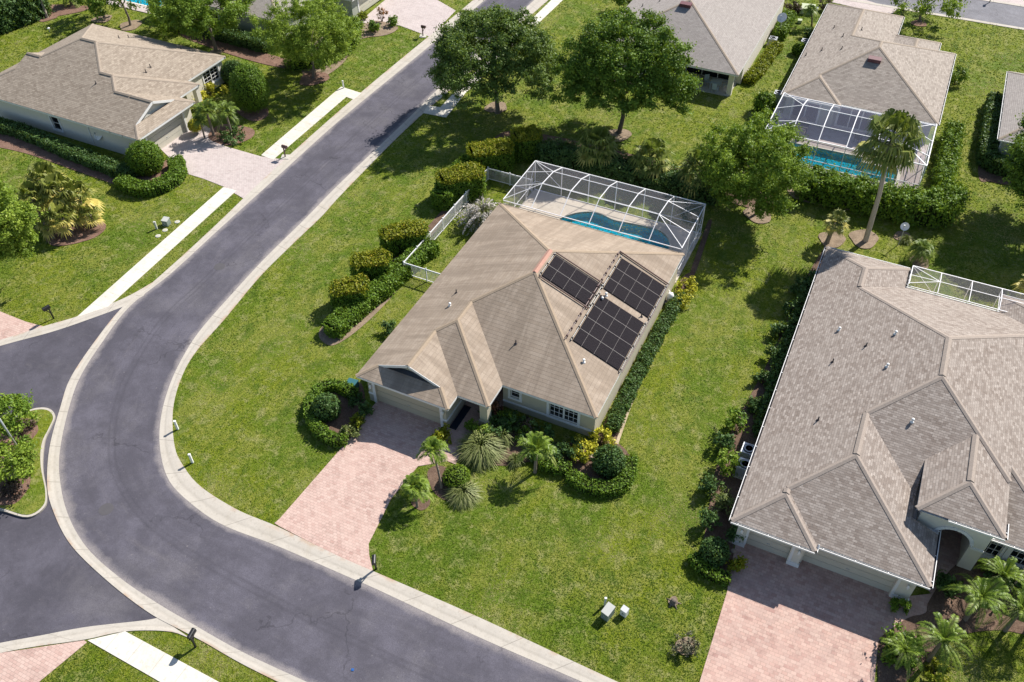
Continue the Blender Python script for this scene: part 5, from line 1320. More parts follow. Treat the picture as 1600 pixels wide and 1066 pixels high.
ls('reddish shrub in the round bed by the pale driveway at the top', (597,34), 8, 1.6, CROT, n=9, cr=.3, per=45, size=.10)
ls('bush at the white column of the greygreen walled house', (570,32), 8, 1.0, HEDY, n=8, cr=.35, size=.12)
ls('rounded shrub half under the eave along the stepped hedge path', (612,520), 12, .9, HEDD, n=12, cr=.26, size=.09)
ls('bronze hedge plants on the corner island near the street', (40,670), 20, .8, PURP, n=22, cr=.25, size=.07, group='island plants')
ls('dark purple plants at the lower end of the island', (22,770), 24, .7, PURP, n=28, cr=.25, size=.07, group='island plants')
ls('green low plants in the middle of the island', (38,700), 16, .7, HEDG, n=16, cr=.25, size=.08, group='island plants')
ls('light green shrub on the island by the lamp post', (32,738), 20, 1.0, LIGHT, n=22, cr=.3, size=.10, group='island plants')
for px, c, t_ in (((22,690), (14,648), 'small tree with pale leaning stems on the upper end of the island'), ((24,752), (12,722), 'small tree with pale forked stems on the lower end of the island')):
    b = at(*px, .14); o = thing('ornamental_tree', t_, 'tree', b, 'island trees'); h = height_at(px, c[1])
    h = min(max(h, 1.8), 2.6); cc = at(*c, h); Q, T = crown(cc, (1.5, 1.4, .8), 46, .45, 120, .10, low=-.5); m = MB()
    for a in (0, 2.1, 4.2): m.tube([b, (b[0]*.6+cc[0]*.4+.15*math.cos(a), b[1]*.6+cc[1]*.4+.15*math.sin(a), h*.55), (cc[0]+.6*math.cos(a), cc[1]+.6*math.sin(a), h-.1)], [.05, .04, .02], 6)
    m.build('trunk', PBARKL, o, True); quads_obj('crown', Q, T, LIGHT if px[1] > 700 else MIDG, o)

# strap leaved clumps
def tf(label, px, rpx, h, mat, **k):
    x, y = xy(*px); return tuft(label, (x, y), rpx / ppm(x, y), h, mat, **k)
tf('large mound of grey green strap leaves beside the front walk', (752,706), 37, 1.1, STRAP, n=1500, w=.024)
tf('smaller strap leaf clump behind the mound', (786,690), 18, .9, STRAP, n=320, w=.022)
tf('spiky strap leaf clump at the foot of the cushion shrub', (724,774), 27, .7, STRAP, n=950, w=.02)
tf('thin strap leaf clump between the mound and the feather palm', (806,722), 15, .6, STRAP, n=220, w=.018)
tf('pale agave like clump on the corner of the fan palm bed', (1415,378), 12, .6, STRAP, n=120, w=.03)

# pampas like plumes by the fence
b = xy(757, 352); o = thing('plume_grass', 'large clump of whitish plumes spilling over the white picket fence', 'ornamental grass', (*b, 0))
Q, T = blade_tuft_mesh(1.6, 1.9, 700, .02); Q = Q + np.array([*b, 0]); quads_obj('leaves', Q, T, STRAP, o)
PQ, PT = [], []; st = MB()
for k in range(140):
    a = rng.uniform(0, 6.28); e = rng.uniform(.45, 1.3); L = rng.uniform(1.7, 2.9); d = np.array([math.cos(a)*math.cos(e), math.sin(a)*math.cos(e), math.sin(e)])
    t0 = np.array([*b, 0.0]) + d*L*.55; s = np.linspace(0, 1, 34); out = np.array([math.cos(a), math.sin(a), 0])
    P = t0 + d*(L*.5*s)[:, None] + out*(.55*s**2)[:, None] - np.array([0, 0, 1.1])*(s**2.0)[:, None]
    P = P + rng.normal(0, .06, P.shape) * (1 - .5*s)[:, None]
    PQ.append(leaf_quads(P, np.tile([.2, .2, 1.0], (34, 1)), .085, .8, .45)); PT.append(rng.uniform(.2, 1, 34))
    st.tube([(*b, 0), t0, t0 + d*L*.4], [.012, .010, .006], 4)
quads_obj('plumes', np.concatenate(PQ), np.concatenate(PT), PLUME, o); st.build('stems', RUSTW, o)

# ------------------------------------------------------------------ palms
def pl_at(px, z=0): return xy(*px)
FPm = [fan_palm_mesh(2.5, 30, 1.15, 1.1, (0, 0), .17, .6, .2, nb=14), fan_palm_mesh(1.9, 30, 1.0, .9, (.1, .05), .17, .6, .15)]
sp1 = palm('fan_palm', 'green fan palm furthest left in the dark hedge behind the pool cage', pl_at((930,268)), FPm[0], (PBARK, SABALG), 'fan palms in the back hedge')
dup(sp1, (*xy(1013, 285), 0), 2.1, 'yellowish fan palm in the middle of the dark hedge behind the pool cage', .97, 'fan palms in the back hedge')
dup(sp1, (*xy(1088, 303), 0), 4.0, 'fan palm between the middle fan palm and the bushy light green tree', 1.03, 'fan palms in the back hedge')
cl = palm('fan_palm', 'tallest yellow green fan palm at the top of the cluster left of the taupe house', pl_at((92,330)), fan_palm_mesh(3.0, 22, .95, 1.05, (0, 0), .18, .5, .3, nb=14), (PBARK, SABALY), 'fan palm cluster on the left lawn')
cl2 = palm('fan_palm', 'wide fan palm on the right side of the left lawn cluster', pl_at((134,343)), fan_palm_mesh(2.1, 20, .95, 1.05, (.2, 0), .17, .55, .4, nb=14), (PBARK, SABALY), 'fan palm cluster on the left lawn')
for src, px, rz, t_, s_ in ((cl, (70,350), 2.6, 'fan palm on the left side of the left lawn cluster', .85), (cl2, (112,366), 3.9, 'lowest fan palm at the front of the left lawn cluster', .8), (cl2, (150,354), 5.0, 'small fan palm over the mulch edge of the left lawn cluster', .62), (cl, (112,344), .7, 'fan palm in the middle of the left lawn cluster', .95), (cl2, (84,372), 1.9, 'short fan palm at the lower left of the left lawn cluster', .62)):
    dup(src, (*xy(*px), 0), rz, t_, s_, 'fan palm cluster on the left lawn')
# tall palm
bx_, by_ = xy(1352, 377); ht = height_at((1352, 377), 222); cx2, cy2 = xy(1391, 222, ht)
mb, rb, Q, T = fan_palm_mesh(ht, 46, 1.5, 1.3, (cx2-bx_, cy2-by_), .17, .80, .12, nb=20, crown_h=.6, bw=.055, scat=.30)
palm('tall_fan_palm', 'tall fan palm with long pale leaning trunk on a mulch ring behind the brown roof', (bx_, by_), (mb, rb, Q, T), (PBARKL, SABALG))
palm('fan_palm', 'small yellow fan palm with two short trunks at the back corner of the brown roof', pl_at((1292,380)), fan_palm_mesh(1.9, 22, .55, .6, (.25, .25), .15, .5, .5), (PBARK, SABAL))
palm('feather_palm', 'low wide feathery palm by the satellite dish behind the brown roof', pl_at((1432,408)), feather_palm_mesh(1.1, 34, 1.75, .95, (.1, .2), .13, .42, 24), (PBARK, PALM))
palm('fan_palm', 'dry brown fan palm at the right edge behind the low pool cage', pl_at((1602,470)), fan_palm_mesh(1.2, 24, .7, .7, (0, 0), .15, .6, .8), (PBARK, SABAL))
# front garden feather palms
pa = palm('feather_palm', 'feather palm with leaning trunk between the driveway and the front walk', pl_at((690,762)), feather_palm_mesh(2.5, 17, 1.35, .55, (-.85, .75), .075, .42, 22, .034), (PBARK, PALMB), 'feather palms by the driveway')
palm('feather_palm', 'shorter feather palm overhanging the driveway edge', pl_at((652,792)), feather_palm_mesh(1.5, 20, 1.5, .6, (-.2, .3), .075, .42, 24, .034), (PBARK, PALMB), 'feather palms by the driveway')
palm('feather_palm', 'large feather palm in the front bed casting its shadow on the lawn', pl_at((836,738)), feather_palm_mesh(2.0, 22, 2.2, .6, (0, .2), .10, .38, 30, .03), (PBARK, PALMB))
# palms by the brown roofed house
nq = palm('feather_palm', 'large feather palm beside the entry walk of the brown roofed house', pl_at((1508,968)), feather_palm_mesh(2.4, 22, 2.5, .62, (0, 0), .11, .30, 36, .024), (PBARK, PALMB), 'feather palms by the entry')
for px, rz, t_, s_ in (((1570,985), 1.1, 'feather palm to the right in the bed under the entry windows', .95), ((1545,930), 2.4, 'feather palm closest to the arched entry', .85), ((1450,1032), 3.3, 'feather palm standing over the wide driveway corner', .95), ((1612,975), 4.4, 'feather palm cut by the right edge under the windows', .9), ((1398,1040), 5.2, 'dark feather palm leaning over the wide driveway', .72)):
    dup(nq, (*xy(*px), 0), rz, t_, s_, 'feather palms by the entry')
# palms by the pale driveway
lq = palm('feather_palm', 'left of two arching palms by the taupe house entry', pl_at((334,212)), feather_palm_mesh(2.5, 22, 2.35, .6, (-.1, 0), .12, .5, 26, .04), (PBARK, PALM), 'palms by the taupe house entry')
dup(lq, (*xy(362, 210), 0), 2.0, 'right of two arching palms by the taupe house entry', .92, 'palms by the taupe house entry')
palm('feather_palm', 'small palm beside the pale garage column casting a star shadow on the driveway', pl_at((320,216)), feather_palm_mesh(2.0, 16, 1.2, .8, (.05, 0), .07, .34, 20, .04), (PBARK, PALM))
tp = palm('feather_palm', 'slim palm with pale leaning trunk at the top left corner', pl_at((74,28)), feather_palm_mesh(5.2, 20, 2.0, .9, (-1.0, .8), .14, .4, 22, .05), (PBARKL, PALM))
palm('feather_palm', 'clumping palm in the shrubbery at the top left', pl_at((112,8)), feather_palm_mesh(1.0, 26, 2.2, .7, (0, 0), .15, .45, 24, .05), (PBARK, PALM))
palm('feather_palm', 'slim dark palm half hidden under the eave of the grey tan roofed house', pl_at((1268,42)), feather_palm_mesh(2.0, 18, 1.6, .8, (-.5, -.3), .09, .4, 22, .04), (PBARK, PALM))

# ------------------------------------------------------------------ street furniture and small things
def mailbox(label, px, rz, mat=BLACK, pad=False):
    x, y = xy(*px); o = thing('mailbox', label, 'mailbox', (x, y, .0), 'mailboxes at the kerb')
    c, s = math.cos(rz), math.sin(rz); m = MB(); m.box((x, y, .55), (.09, .09, 1.1), rz); m.box((x+c*.1, y+s*.1, 1.0), (.5, .07, .06), rz); m.bar((x+c*.04, y+s*.04, .6), (x+c*.24, y+s*.24, .97), .05, .05); m.build('post', mat, o)
    b = MB(); n = 9; pr = [(-.12, 1.06), (.12, 1.06)] + [(.12*math.cos(a), 1.22+.10*math.sin(a)) for a in np.linspace(0, math.pi, n)]
    vs = []
    for k in (-.12, .42): vs += [(x + c*k - s*u, y + s*k + c*u, z) for u, z in pr]
    q = len(pr); b.add(vs, [tuple(range(q-1, -1, -1)), tuple(range(q, 2*q))] + [(i, (i+1) % q, q+(i+1) % q, q+i) for i in range(q)]); bx = b.build('box', mat, o)
    f = MB(); f.box((x+c*.1+s*.14, y+s*.1-c*.14, 1.28), (.03, .015, .16), rz); f.build('flag', mat, bx)
    if pad: p = MB(); p.box((x, y, .035), (.75, .75, .07), .4); p.build('pad', WALK, o)
    return o
mailbox('black mailbox beside the pink paver driveway of the solar house', (588,889), R(-60))
mailbox('black mailbox in the grass verge at the bottom left', (306,1011), R(100))
mailbox('black mailbox by the side street at the left edge', (84,498), R(-100))
mailbox('bronze mailbox on a white pad beside the pale driveway', (446,246), R(0), BROWN, True)
mailbox('dark mailbox on a white pad near the top driveway', (661,57), R(0), BROWN, True)
mailbox('small mailbox at the far end of the top right street', (1546,4), R(-90))
def lamp_post(label, px, h=2.2):
    x, y = xy(*px); o = thing('lamp_post', label, 'lamp post', (x, y, 0)); m = MB(); m.lathe((x, y, 0), [(.10, 0), (.09, .25), (.045, .32), (.035, h)], 8); m.build('post', BLACK, o, True)
    m = MB(); m.lathe((x, y, h), [(.05, 0), (.14, .08), (.17, .34), (.12, .42), (.03, .52)], 8); m.build('lantern', BLACK, o)
lamp_post('small black lamp post by the driveway at the top right', (1411,17))
# street light pole leaning across the island (seen from above)
x, y = xy(39, 717, .14); o = thing('street_light', 'slim grey street light pole standing on the planted island', 'street light', (x, y, .14)); m = MB(); hp = 5.2
m.tube([(x, y, .1), (x, y, hp)], [.075, .05], 10); m.lathe((x, y, .14), [(.14, 0), (.13, .12), (.08, .18)], 10); m.build('pole', GALV, o, True)
m = MB(); m.tube([(x, y, hp-.05), (x-.6, y+.1, hp+.25), (x-1.3, y+.2, hp+.3)], .035, 6); m.build('arm', GALV, o); m = MB(); m.lathe((x-1.45, y+.22, hp+.2), [(.05, 0), (.2, .02), (.18, .1), (.05, .16)], 10); m.build('lamp_head', GREYM, o)
def marker(label, px, h=.8, w=.13, mat=WHITE, cap=True):
    x, y = xy(*px); o = thing('marker_post', label, 'marker post', (x, y, 0), 'white cable marker posts'); m = MB(); m.box((x, y, h/2), (w, w*.8, h), .5); m.build('post', mat, o)
    if cap: c = MB(); c.box((x, y, h+.025), (w*1.2, w, .05), .5); c.build('cap', mat, o)
marker('white marker post on the inner bend near the top of the curve', (278,671)); marker('white marker post on the inner bend closest to the driveway', (301,723)); marker('white marker post by the sidewalk corner below the feathery tree', (537,138)); marker('thin white marker post next to the grey utility box on the front lawn', (945,946), .75, .11); marker('small grey marker post beside the sidewalk utility box', (245,358), .7, .16, UTILG); marker('pale marker post between the two back lawns at the top', (1246,14), .5, .2, LIMEG)
def util_box(label, px, size, mat, rz, lid=None, group='utility boxes'):
    x, y = xy(*px); o = thing('utility_box', label, 'utility box', (x, y, 0), group); w_, d_, h_ = size; m = MB()
    M = Matrix.Rotation(rz, 4, 'Z'); T = Matrix.Translation((x, y, 0)) @ M
    vs = [T @ Vector(v) for v in ((-w_/2, -d_/2, 0), (w_/2, -d_/2, 0), (w_/2, d_/2, 0), (-w_/2, d_/2, 0), (-w_/2, -d_/2, h_*.82), (w_/2, -d_/2, h_*.82), (w_/2, d_/2, h_*.97), (-w_/2, d_/2, h_*.97))]
    m.add(vs, [(0,1,5,4), (1,2,6,5), (2,3,7,6), (3,0,4,7), (4,5,6,7)]); m.build('body', mat, o)
    l = MB(); sl_ = math.atan2(h_*.15, d_); l.box((x, y, h_*.93), (w_*1.06, d_*1.06, .05), M=M @ Matrix.Rotation(sl_, 4, 'X')); l.build('lid', lid or mat, o)
    k = MB(); k.box(T @ Vector((0, -d_/2-.012, h_*.45)), (w_*.28, .02, h_*.2), M=M); k.build('label_plate', GALV, o)
util_box('larger grey green utility box with lid on the front lawn', (949,962), (.45, .65, .75), UTIL, R(-15), UTILG)
util_box('smaller white utility box on the front lawn', (975,960), (.36, .3, .62), WHITE, R(-15))
util_box('grey utility box on the lawn beside the left sidewalk', (261,351), (.5, .5, .6), UTIL, R(10), UTILG)
util_box('pale green transformer box between the back lawns at the top', (1261,20), (1.5, 1.2, .8), LIMEG, R(10))
util_box('small pale box on the lawn near the transformer', (1249,36), (.45, .4, .4), LIMEG, R(10))
util_box('white cabinet on the lawn beyond the transformer', (1274,17), (.5, .35, .4), WHITE, R(10))
def valve(label, px, r=.22):
    x, y = xy(*px); o = thing('valve_cover', label, 'valve cover', (x, y, 0), 'round valve covers in the lawn'); m = MB(); m.lathe((x, y, 0), [(r, .0), (r, .03), (r*.9, .04)], 16); m.build('rim', UTILG, o); m = MB(); m.lathe((x, y, .03), [(r*.62, 0), (r*.6, .022)], 14); m.build('lid', STUC, o)
valve('pale valve cover nearest the grey utility box', (277,347)); valve('pale valve cover midway below the grey utility box', (258,360)); valve('pale valve cover lowest on the lawn by the left sidewalk', (247,369))
def manhole(label, px):
    x, y = xy(*px); o = thing('manhole_cover', label, 'manhole cover', (x, y, 0), 'manhole covers in the street'); m = MB(); m.lathe((x, y, 0), [(.44, .012), (.44, .019), (.38, .020)], 28); m.build('ring', IRON, o); m = MB(); m.lathe((x, y, 0), [(.365, .016), (.36, .019), (.3, .0195), (.29, .0185), (.2, .0185), (.19, .0195), (.05, .0195)], 28); m.build('lid', IRON, o)
manhole('dark manhole cover in the straight part of the street', (343,417)); manhole('worn manhole cover in the street bend', (166,796))
x, y = xy(551, 1047); o = thing('road_marker', 'small blue reflective marker on the asphalt at the bottom', 'road marker', (x, y, .014)); m = MB(); m.box((x, y, .028), (.14, .14, .028), .4); m.build('body', BLUE, o); m = MB(); m.box((x, y, .045), (.1, .1, .008), .4); m.build('reflector', BLUE, o)
# air conditioners
def aircon(label, px, z=0, rz=0, s=.85, h=.85, grp='air conditioners'):
    x, y = xy(*px); o = thing('air_conditioner', label, 'air conditioner', (x, y, 0), grp); m = MB(); m.box((x, y, .05), (s+.2, s+.2, .1), rz); m.build('pad', SLAB, o)
    m = MB(); m.box((x, y, .1+h/2), (s, s, h), rz); m.build('casing', GALV, o); m = MB(); m.lathe((x, y, .1+h), [(s*.42, .0), (s*.42, .05), (s*.36, .06), (s*.35, .015), (.06, .015), (.05, .07)], 20); m.build('fan_grille', GUTD, o)
    m = MB()
    for r_ in (.14, .24, .33): m.lathe((x, y, .1+h+.05), [(r_*s*1.1+.008, 0), (r_*s*1.1+.008, .012), (r_*s*1.1-.008, .012)], 18)
    m.build('fan_guard', GREYM, o)
aircon('upper of two air conditioners beside the brown roofed house', (1166,716)); aircon('lower of two air conditioners beside the brown roofed house', (1160,740))
aircon('air conditioner by the left eave of the grey tan roofed house', (1256,76)); aircon('white air conditioner on the wall side of the grey roofed house', (1206,70), h=.7); aircon('air conditioner at the cage corner of the grey tan roofed house', (1214,158))
# satellite dishes
def dish(label, px, h, r, az, wall_=False):
    x, y = xy(*px); o = thing('satellite_dish', label, 'satellite dish', (x, y, 0)); m = MB(); m.tube([(x, y, 0), (x, y, h)], .035, 6); m.build('pole', GREYM, o)
    d = Vector((math.sin(az)*.75, math.cos(az)*.75, .66)).normalized(); q = d.to_track_quat('Z', 'Y').to_matrix().to_4x4(); T = Matrix.Translation(Vector((x, y, h)) + d*.1) @ q
    m = MB(); prof = [(r*t, .22*r*t*t) for t in np.linspace(0, 1, 6)]; n = 18; vs = [T @ Vector((a*math.cos(2*math.pi*j/n), a*math.sin(2*math.pi*j/n), z)) for a, z in prof[1:] for j in range(n)] + [T @ Vector((0, 0, 0))]
    fs = [(i*n+j, i*n+(j+1) % n, (i+1)*n+(j+1) % n, (i+1)*n+j) for i in range(4) for j in range(n)] + [(5*n, (j+1) % n, j) for j in range(n)]
    m.add(vs, fs); m.build('reflector', WHITE, o, True); m = MB(); m.tube([T @ Vector((0, -r, .2*r)), T @ Vector((0, 0, r*.9))], .018, 5); m.box(T @ Vector((0, 0, r*.92)), (.1, .1, .14)); m.build('receiver_arm', GREYM, o)
dish('satellite dish on a pole among the palms behind the brown roof', (1404,382), 1.75, .34, R(200)); dish('white satellite dish beside the wall of the grey roofed house', (1216,60), 2.3, .55, R(200)); dish('satellite dish at the shaded wall of the taupe roofed house', (164,230), 1.3, .55, R(190))
# pool equipment behind the solar house side wall
bx, by = xy(1046, 472); o = thing('pool_pump', 'white and black pool filter equipment at the right wall of the solar house', 'pool pump', (bx, by, 0)); m = MB(); m.lathe((bx, by, .1), [(.24, 0), (.27, .1), (.27, .55), (.2, .72), (.06, .8)], 14); m.build('filter_tank', WHITE, o, True)
m = MB(); m.lathe((bx+.35, by+.55, .1), [(.16, 0), (.18, .1), (.18, .3), (.1, .38)], 12); m.tube([(bx+.35, by+.55, .25), (bx+.35, by+.1, .25)], .14, 10); m.build('motor', BLACK, o, True); m = MB(); m.tube([(bx, by, .75), (bx-.2, by+.3, .8), (bx-.45, by+.5, .8), (bx-.45, by+.55, 2.4)], .035, 7); m.tube([(bx+.35, by+.55, .3), (bx, by+.7, .35), (bx-.4, by+.7, .35)], .035, 7); m.build('pipe', WHITE, o)
m = MB(); m.box((bx+.1, by+.3, .05), (1.1, 1.4, .1)); m.build('pad', SLAB, o)
# stump on the front lawn
x, y = xy(1052, 942); o = thing('tree_stump', 'small tree stump in a worn ring on the front lawn', 'tree stump', (x, y, 0)); m = MB(); m.lathe((x, y, -.02), [(.26, 0), (.17, .12), (.14, .3), (.10, .34)], 9); m.build('stump', BARK, o, True); m = MB()
for a in (0.3, 1.6, 2.9, 4.4, 5.5): m.tube([(x, y, .12), (x+.28*math.cos(a), y+.28*math.sin(a), .04), (x+.48*math.cos(a), y+.48*math.sin(a), -.02)], [.06, .045, .02], 5)
m.build('root', BARK, o, True)
# round white lawn lights, doormat, bin-like items in the shade, stones
def lawn_light(label, px):
    x, y = xy(*px); o = thing('lawn_light', label, 'lawn light', (x, y, 0)); m = MB(); m.tube([(x, y, 0), (x, y, .35)], .03, 6); m.build('stake', GREYM, o); m = MB(); m.lathe((x, y, .33), [(.06, 0), (.17, .06), (.17, .12), (.05, .2)], 12); m.build('shade', WHITE, o)
lawn_light('white lawn fitting left of the bushy light green tree', (1111,222)); lawn_light('small white fitting on the lawn behind the taupe roofed house', (78,50))
o = thing('door_mat', 'dark blue mat on the front walk by the garage wall', 'mat', (-19.3, 32.4, .034)); m = MB(); m.box((-19.42, 32.3, .045), (.5, 2.2, .02)); m.build('mat', MAT, o); m = MB()
for k in (-1, 1): m.box((-19.42, 32.3 + k*1.02, .058), (.5, .06, .008))
m.build('edge_strip', BLACK, o)
x, y = xy(552, 606); o = thing('hose_reel', 'dark teal hose box in the shade left of the garage', 'hose box', (x, y, 0)); m = MB(); m.box((x, y, .3), (.7, .5, .5), .1); m.build('box', TEAL, o); m = MB(); m.box((x, y, .58), (.74, .54, .06), .1); m.build('lid', TEAL, o)
x, y = xy(1154, 832); o = thing('garden_bin', 'blue bin in the shade at the garage corner of the brown roofed house', 'bin', (x, y, 0)); m = MB(); m.lathe((x, y, 0), [(.2, 0), (.25, .5), (.27, .52)], 12); m.build('body', BLUE, o); m = MB(); m.lathe((x, y, .52), [(.28, 0), (.27, .05), (.1, .1)], 12); m.build('lid', BLUE, o)
def stone(label, px, r, z=.0):
    x, y = xy(*px); bm = bmesh.new(); bmesh.ops.create_icosphere(bm, subdivisions=2, radius=r)
    for v in bm.verts: v.co = v.co * (1 + .25*random.random()); v.co.z *= .6
    me = bpy.data.meshes.new('stone'); bm.to_mesh(me); bm.free(); me.materials.append(STRAWM); ob = bpy.data.objects.new('stone', me); COL.objects.link(ob); ob.location = (x, y, r*.3); tag(ob, label, 'stone', 'garden stones')
STRAWM = plain('field_stone', (.36, .28, .22), .9, .1, 0, .25, 8, .4)
stone('pale stone beside the golden croton', (926,716), .22); stone('small pale stone by the front curved hedge', (960,738), .2); stone('pale stone at the blue bin', (1142,846), .14); stone('pale stone on the garage corner bed', (1146,862), .15); stone('pale stone in front of the ball shrub by the pale driveway', (206,274), .2)
# bare pale stakes by the entry windows
for px, top, t_ in (((1562,905), (1578,872), 'left bare pale trunk in front of the entry windows'), ((1576,925), (1602,890), 'right bare pale trunk near the right edge of the entry windows')):
    x, y = xy(*px); h = 2.1; o = thing('bare_trunk', t_, 'bare trunk', (x, y, 0), 'bare trunks by the entry windows'); tx, ty = xy(*top, h); m = MB(); m.tube([(x, y, -.1), ((x+tx)/2, (y+ty)/2, h*.5), (tx, ty, h)], [.075, .06, .055], 8); m.build('trunk', PBARKL, o, True); m = MB(); m.lathe((tx, ty, h-.04), [(.075, 0), (.085, .06), (.03, .1)], 8); m.build('cut_top', RUSTW, o)
# furniture seen through the screens and on the porch
def chair(label, x, y, rz, mat, z=.1, grp=None, lounge=False):
    o = thing('patio_chair', label, 'chair', (x, y, z), grp); c, s = math.cos(rz), math.sin(rz); P = lambda u, v, w_: (x + c*u - s*v, y + s*u + c*v, z + w_)
    m = MB(); m.box(P(0, 0, .42), (.5, .5, .06), rz); m.build('seat', mat, o); m = MB(); m.box(P(0, .25, .72), (.5, .06, .6), rz); m.build('backrest', mat, o)
    for u in (-.22, .22):
        for v in (-.22, .22): m = MB(); m.box(P(u, v, .2), (.04, .04, .4), rz); m.build('leg', mat, o)
    for u in (-.27, .27): m = MB(); m.box(P(u, 0, .62), (.04, .5, .04), rz); m.build('armrest', mat, o)
def table(label, x, y, w_, d_, mat, z=.1, rz=0):
    o = thing('patio_table', label, 'table', (x, y, z)); m = MB(); m.box((x, y, z+.72), (w_, d_, .05), rz); m.build('tabletop', mat, o)
    for u in (-1, 1):
        for v in (-1, 1): m = MB(); m.box((x+u*(w_/2-.1), y+v*(d_/2-.1), z+.35), (.06, .06, .7), rz); m.build('leg', mat, o)
TAUP = plain('taupe_cushion', (.22, .19, .15), .9, .1); DKW = plain('dark_wicker', (.05, .05, .05), .8, .2); LBLU = plain('pale_mesh_fabric', (.42, .47, .50), .8, .2)
table('long table with chairs inside the dark screened cage', -7.4, 77.9, 2.4, 1.0, DKW)
for k, (dx, dy, rz, t_) in enumerate(((-.8, -.85, math.pi, 'tan dining chair at the left of the front row in the dark cage'), (0, -.85, math.pi, 'tan dining chair in the middle of the front row in the dark cage'), (.8, -.85, math.pi, 'tan dining chair at the right of the front row in the dark cage'), (-.5, .85, 0, 'dining chair on the house side left of the long table'), (.5, .85, 0, 'dining chair on the house side right of the long table'))): chair(t_, -7.4+dx, 77.9+dy, rz, TAUP, .07, 'dining chairs in the dark cage')
chair('dark lounge chair near the middle of the dark cage', -1.6, 78.4, 2.6, DKW, .07); chair('pale armchair by the house wall of the dark cage', .5, 79.2, 0, TAUP, .07); chair('blue armchair on the right of the dark cage', .2, 77.6, 2.0, BLUE, .07)
table('glass table on the open back porch of the grey roofed house', -16.6, 82.9, 1.1, 1.1, LBLU)
for dx, dy, rz, t_ in ((-2.0, -.5, 2.6, 'mesh chair at the left of the open back porch'), (-1.0, .3, .6, 'mesh chair next to the porch table on the left'), (.2, -.95, 3.0, 'mesh chair in front of the porch table'), (.95, .3, -1.3, 'mesh chair right of the porch table')): chair(t_, -16.6+dx, 82.9+dy, rz, LBLU, .1, 'porch chairs')

# ------------------------------------------------------------------ grass tufts standing in the turf (stuff)
from mathutils.bvhtree import BVHTree
from mathutils import noise as mnoise
def blockers():
    vs, fs = [], []
    dg = bpy.context.evaluated_depsgraph_get(); dg.update()
    for o in SC.objects:
        if o.type != 'MESH': continue
        top = o
        while top.parent: top = top.parent
        if o.get('kind') == 'structure' and o.name != 'lawn' and not o.name.startswith('island_lawn') or (top.get('category') == 'house' and o.name.split('.')[0] in ('wall', 'roof') and o.name.split('.')[0] == 'wall') or (o.name.split('.')[0] == 'soffit'):
            b = len(vs); M = o.matrix_world
            vs += [M @ v.co for v in o.data.vertices]; fs += [[b + k for k in p.vertices] for p in o.data.polygons]
    return BVHTree.FromPolygons(vs, fs)
BV = blockers()
gg = np.random.default_rng(3)
pts = []
def visible_ground(n):
    """ground points spread over what the photo shows, nearer ones denser"""
    u = gg.uniform(-30, 1630, n); v = gg.uniform(-30, 1096, n)
    d = FW[None] + CR[None]*((u-800)/F)[:, None] - CU[None]*((v-533)/F)[:, None]; t = -HC / d[:, 2]
    return np.stack([d[:, 0]*t, d[:, 1]*t], 1)
cand = visible_ground(520000)
keep = np.array([BV.ray_cast(Vector((x, y, 30)), Vector((0, 0, -1)))[0] is None for x, y in cand])
P2 = cand[keep]; n = len(P2)
dry = np.array([mnoise.fractal(Vector((x*.22, y*.22, 1.7)), .9, 2.1, 4) for x, y in P2])
dist = np.linalg.norm(P2, axis=1); sz = np.clip(dist / 60, .75, 1.7)
a = gg.uniform(0, 6.28, n); h = gg.uniform(.018, .05, n) * sz; w = gg.uniform(.025, .06, n) * sz; ln = gg.normal(0, .05, (n, 2)) * sz[:, None]
d2 = np.stack([np.cos(a), np.sin(a)], 1) * w[:, None]; z0 = np.zeros(n)
Q = np.stack([np.c_[P2 - d2, z0], np.c_[P2 + d2, z0], np.c_[P2 + d2*.35 + ln, h], np.c_[P2 - d2*.35 + ln, h]], 1)
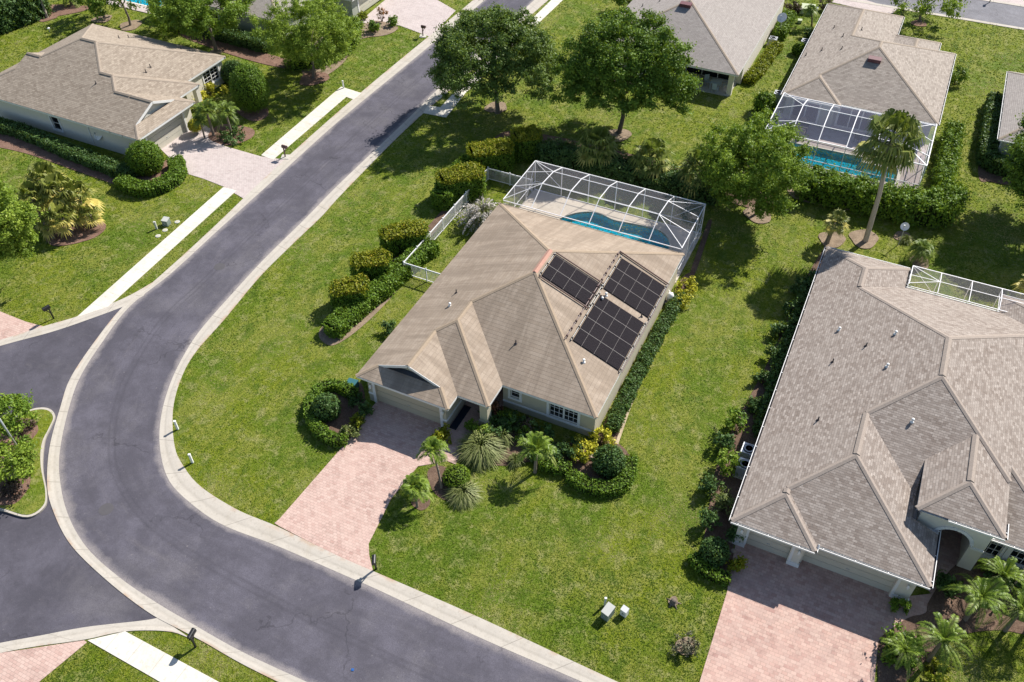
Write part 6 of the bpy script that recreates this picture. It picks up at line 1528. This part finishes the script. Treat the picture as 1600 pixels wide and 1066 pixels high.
tint = np.clip(.38 + 1.0*dry + .11*np.sin(P2[:, 0]*3.6 + .8*np.sin(P2[:, 1]*.21)) + gg.normal(0, .16, n), 0, 1)
GT = m_leaf('turf_blades', (.066, .120, .007), (.150, .208, .014), (.400, .375, .150), .45, .8)
g_ = quads_obj('grass', Q, tint, GT); tag(g_, 'short green turf blades covering the lawns', 'grass', kind='stuff')

# ------------------------------------------------------------------ daylight and camera
EL, AZ = R(42), R(22.5)      # sun: elevation, clockwise from +Y
sd = Vector((math.sin(AZ)*math.cos(EL), math.cos(AZ)*math.cos(EL), math.sin(EL)))
sun = bpy.data.lights.new('sun', 'SUN'); sun.energy = 5.0; sun.angle = R(.53); sun.color = (1.0, .955, .88)
so = bpy.data.objects.new('sun', sun); COL.objects.link(so); so.location = (20, 60, 60); so.rotation_euler = sd.to_track_quat('Z', 'Y').to_euler()
wd = bpy.data.worlds.new('World'); SC.world = wd; wd.use_nodes = True
sk = wd.node_tree.nodes.new('ShaderNodeTexSky'); sk.sky_type = 'NISHITA'; sk.sun_disc = False; sk.sun_elevation = EL; sk.sun_rotation = AZ
sk.air_density = 1.0; sk.dust_density = .6; sk.ozone_density = 1.2
bg_ = wd.node_tree.nodes['Background']; wd.node_tree.links.new(sk.outputs[0], bg_.inputs[0]); bg_.inputs[1].default_value = .085
cam = bpy.data.cameras.new('camera'); cam.sensor_fit = 'HORIZONTAL'; cam.sensor_width = 36; cam.lens = F / 1600 * 36; cam.clip_end = 1500; cam.clip_start = .5
co = bpy.data.objects.new('camera', cam); COL.objects.link(co)
Mx = Matrix(((CR[0], CU[0], -FW[0], 0), (CR[1], CU[1], -FW[1], 0), (CR[2], CU[2], -FW[2], HC), (0, 0, 0, 1)))
co.matrix_world = Mx; SC.camera = co
SC.view_settings.view_transform = 'Standard'; SC.view_settings.look = 'None'; SC.view_settings.exposure = 0.62; SC.view_settings.gamma = 1
SC.cycles.max_bounces = 6; SC.cycles.transparent_max_bounces = 12; SC.cycles.diffuse_bounces = 3
SC.render.film_transparent = False
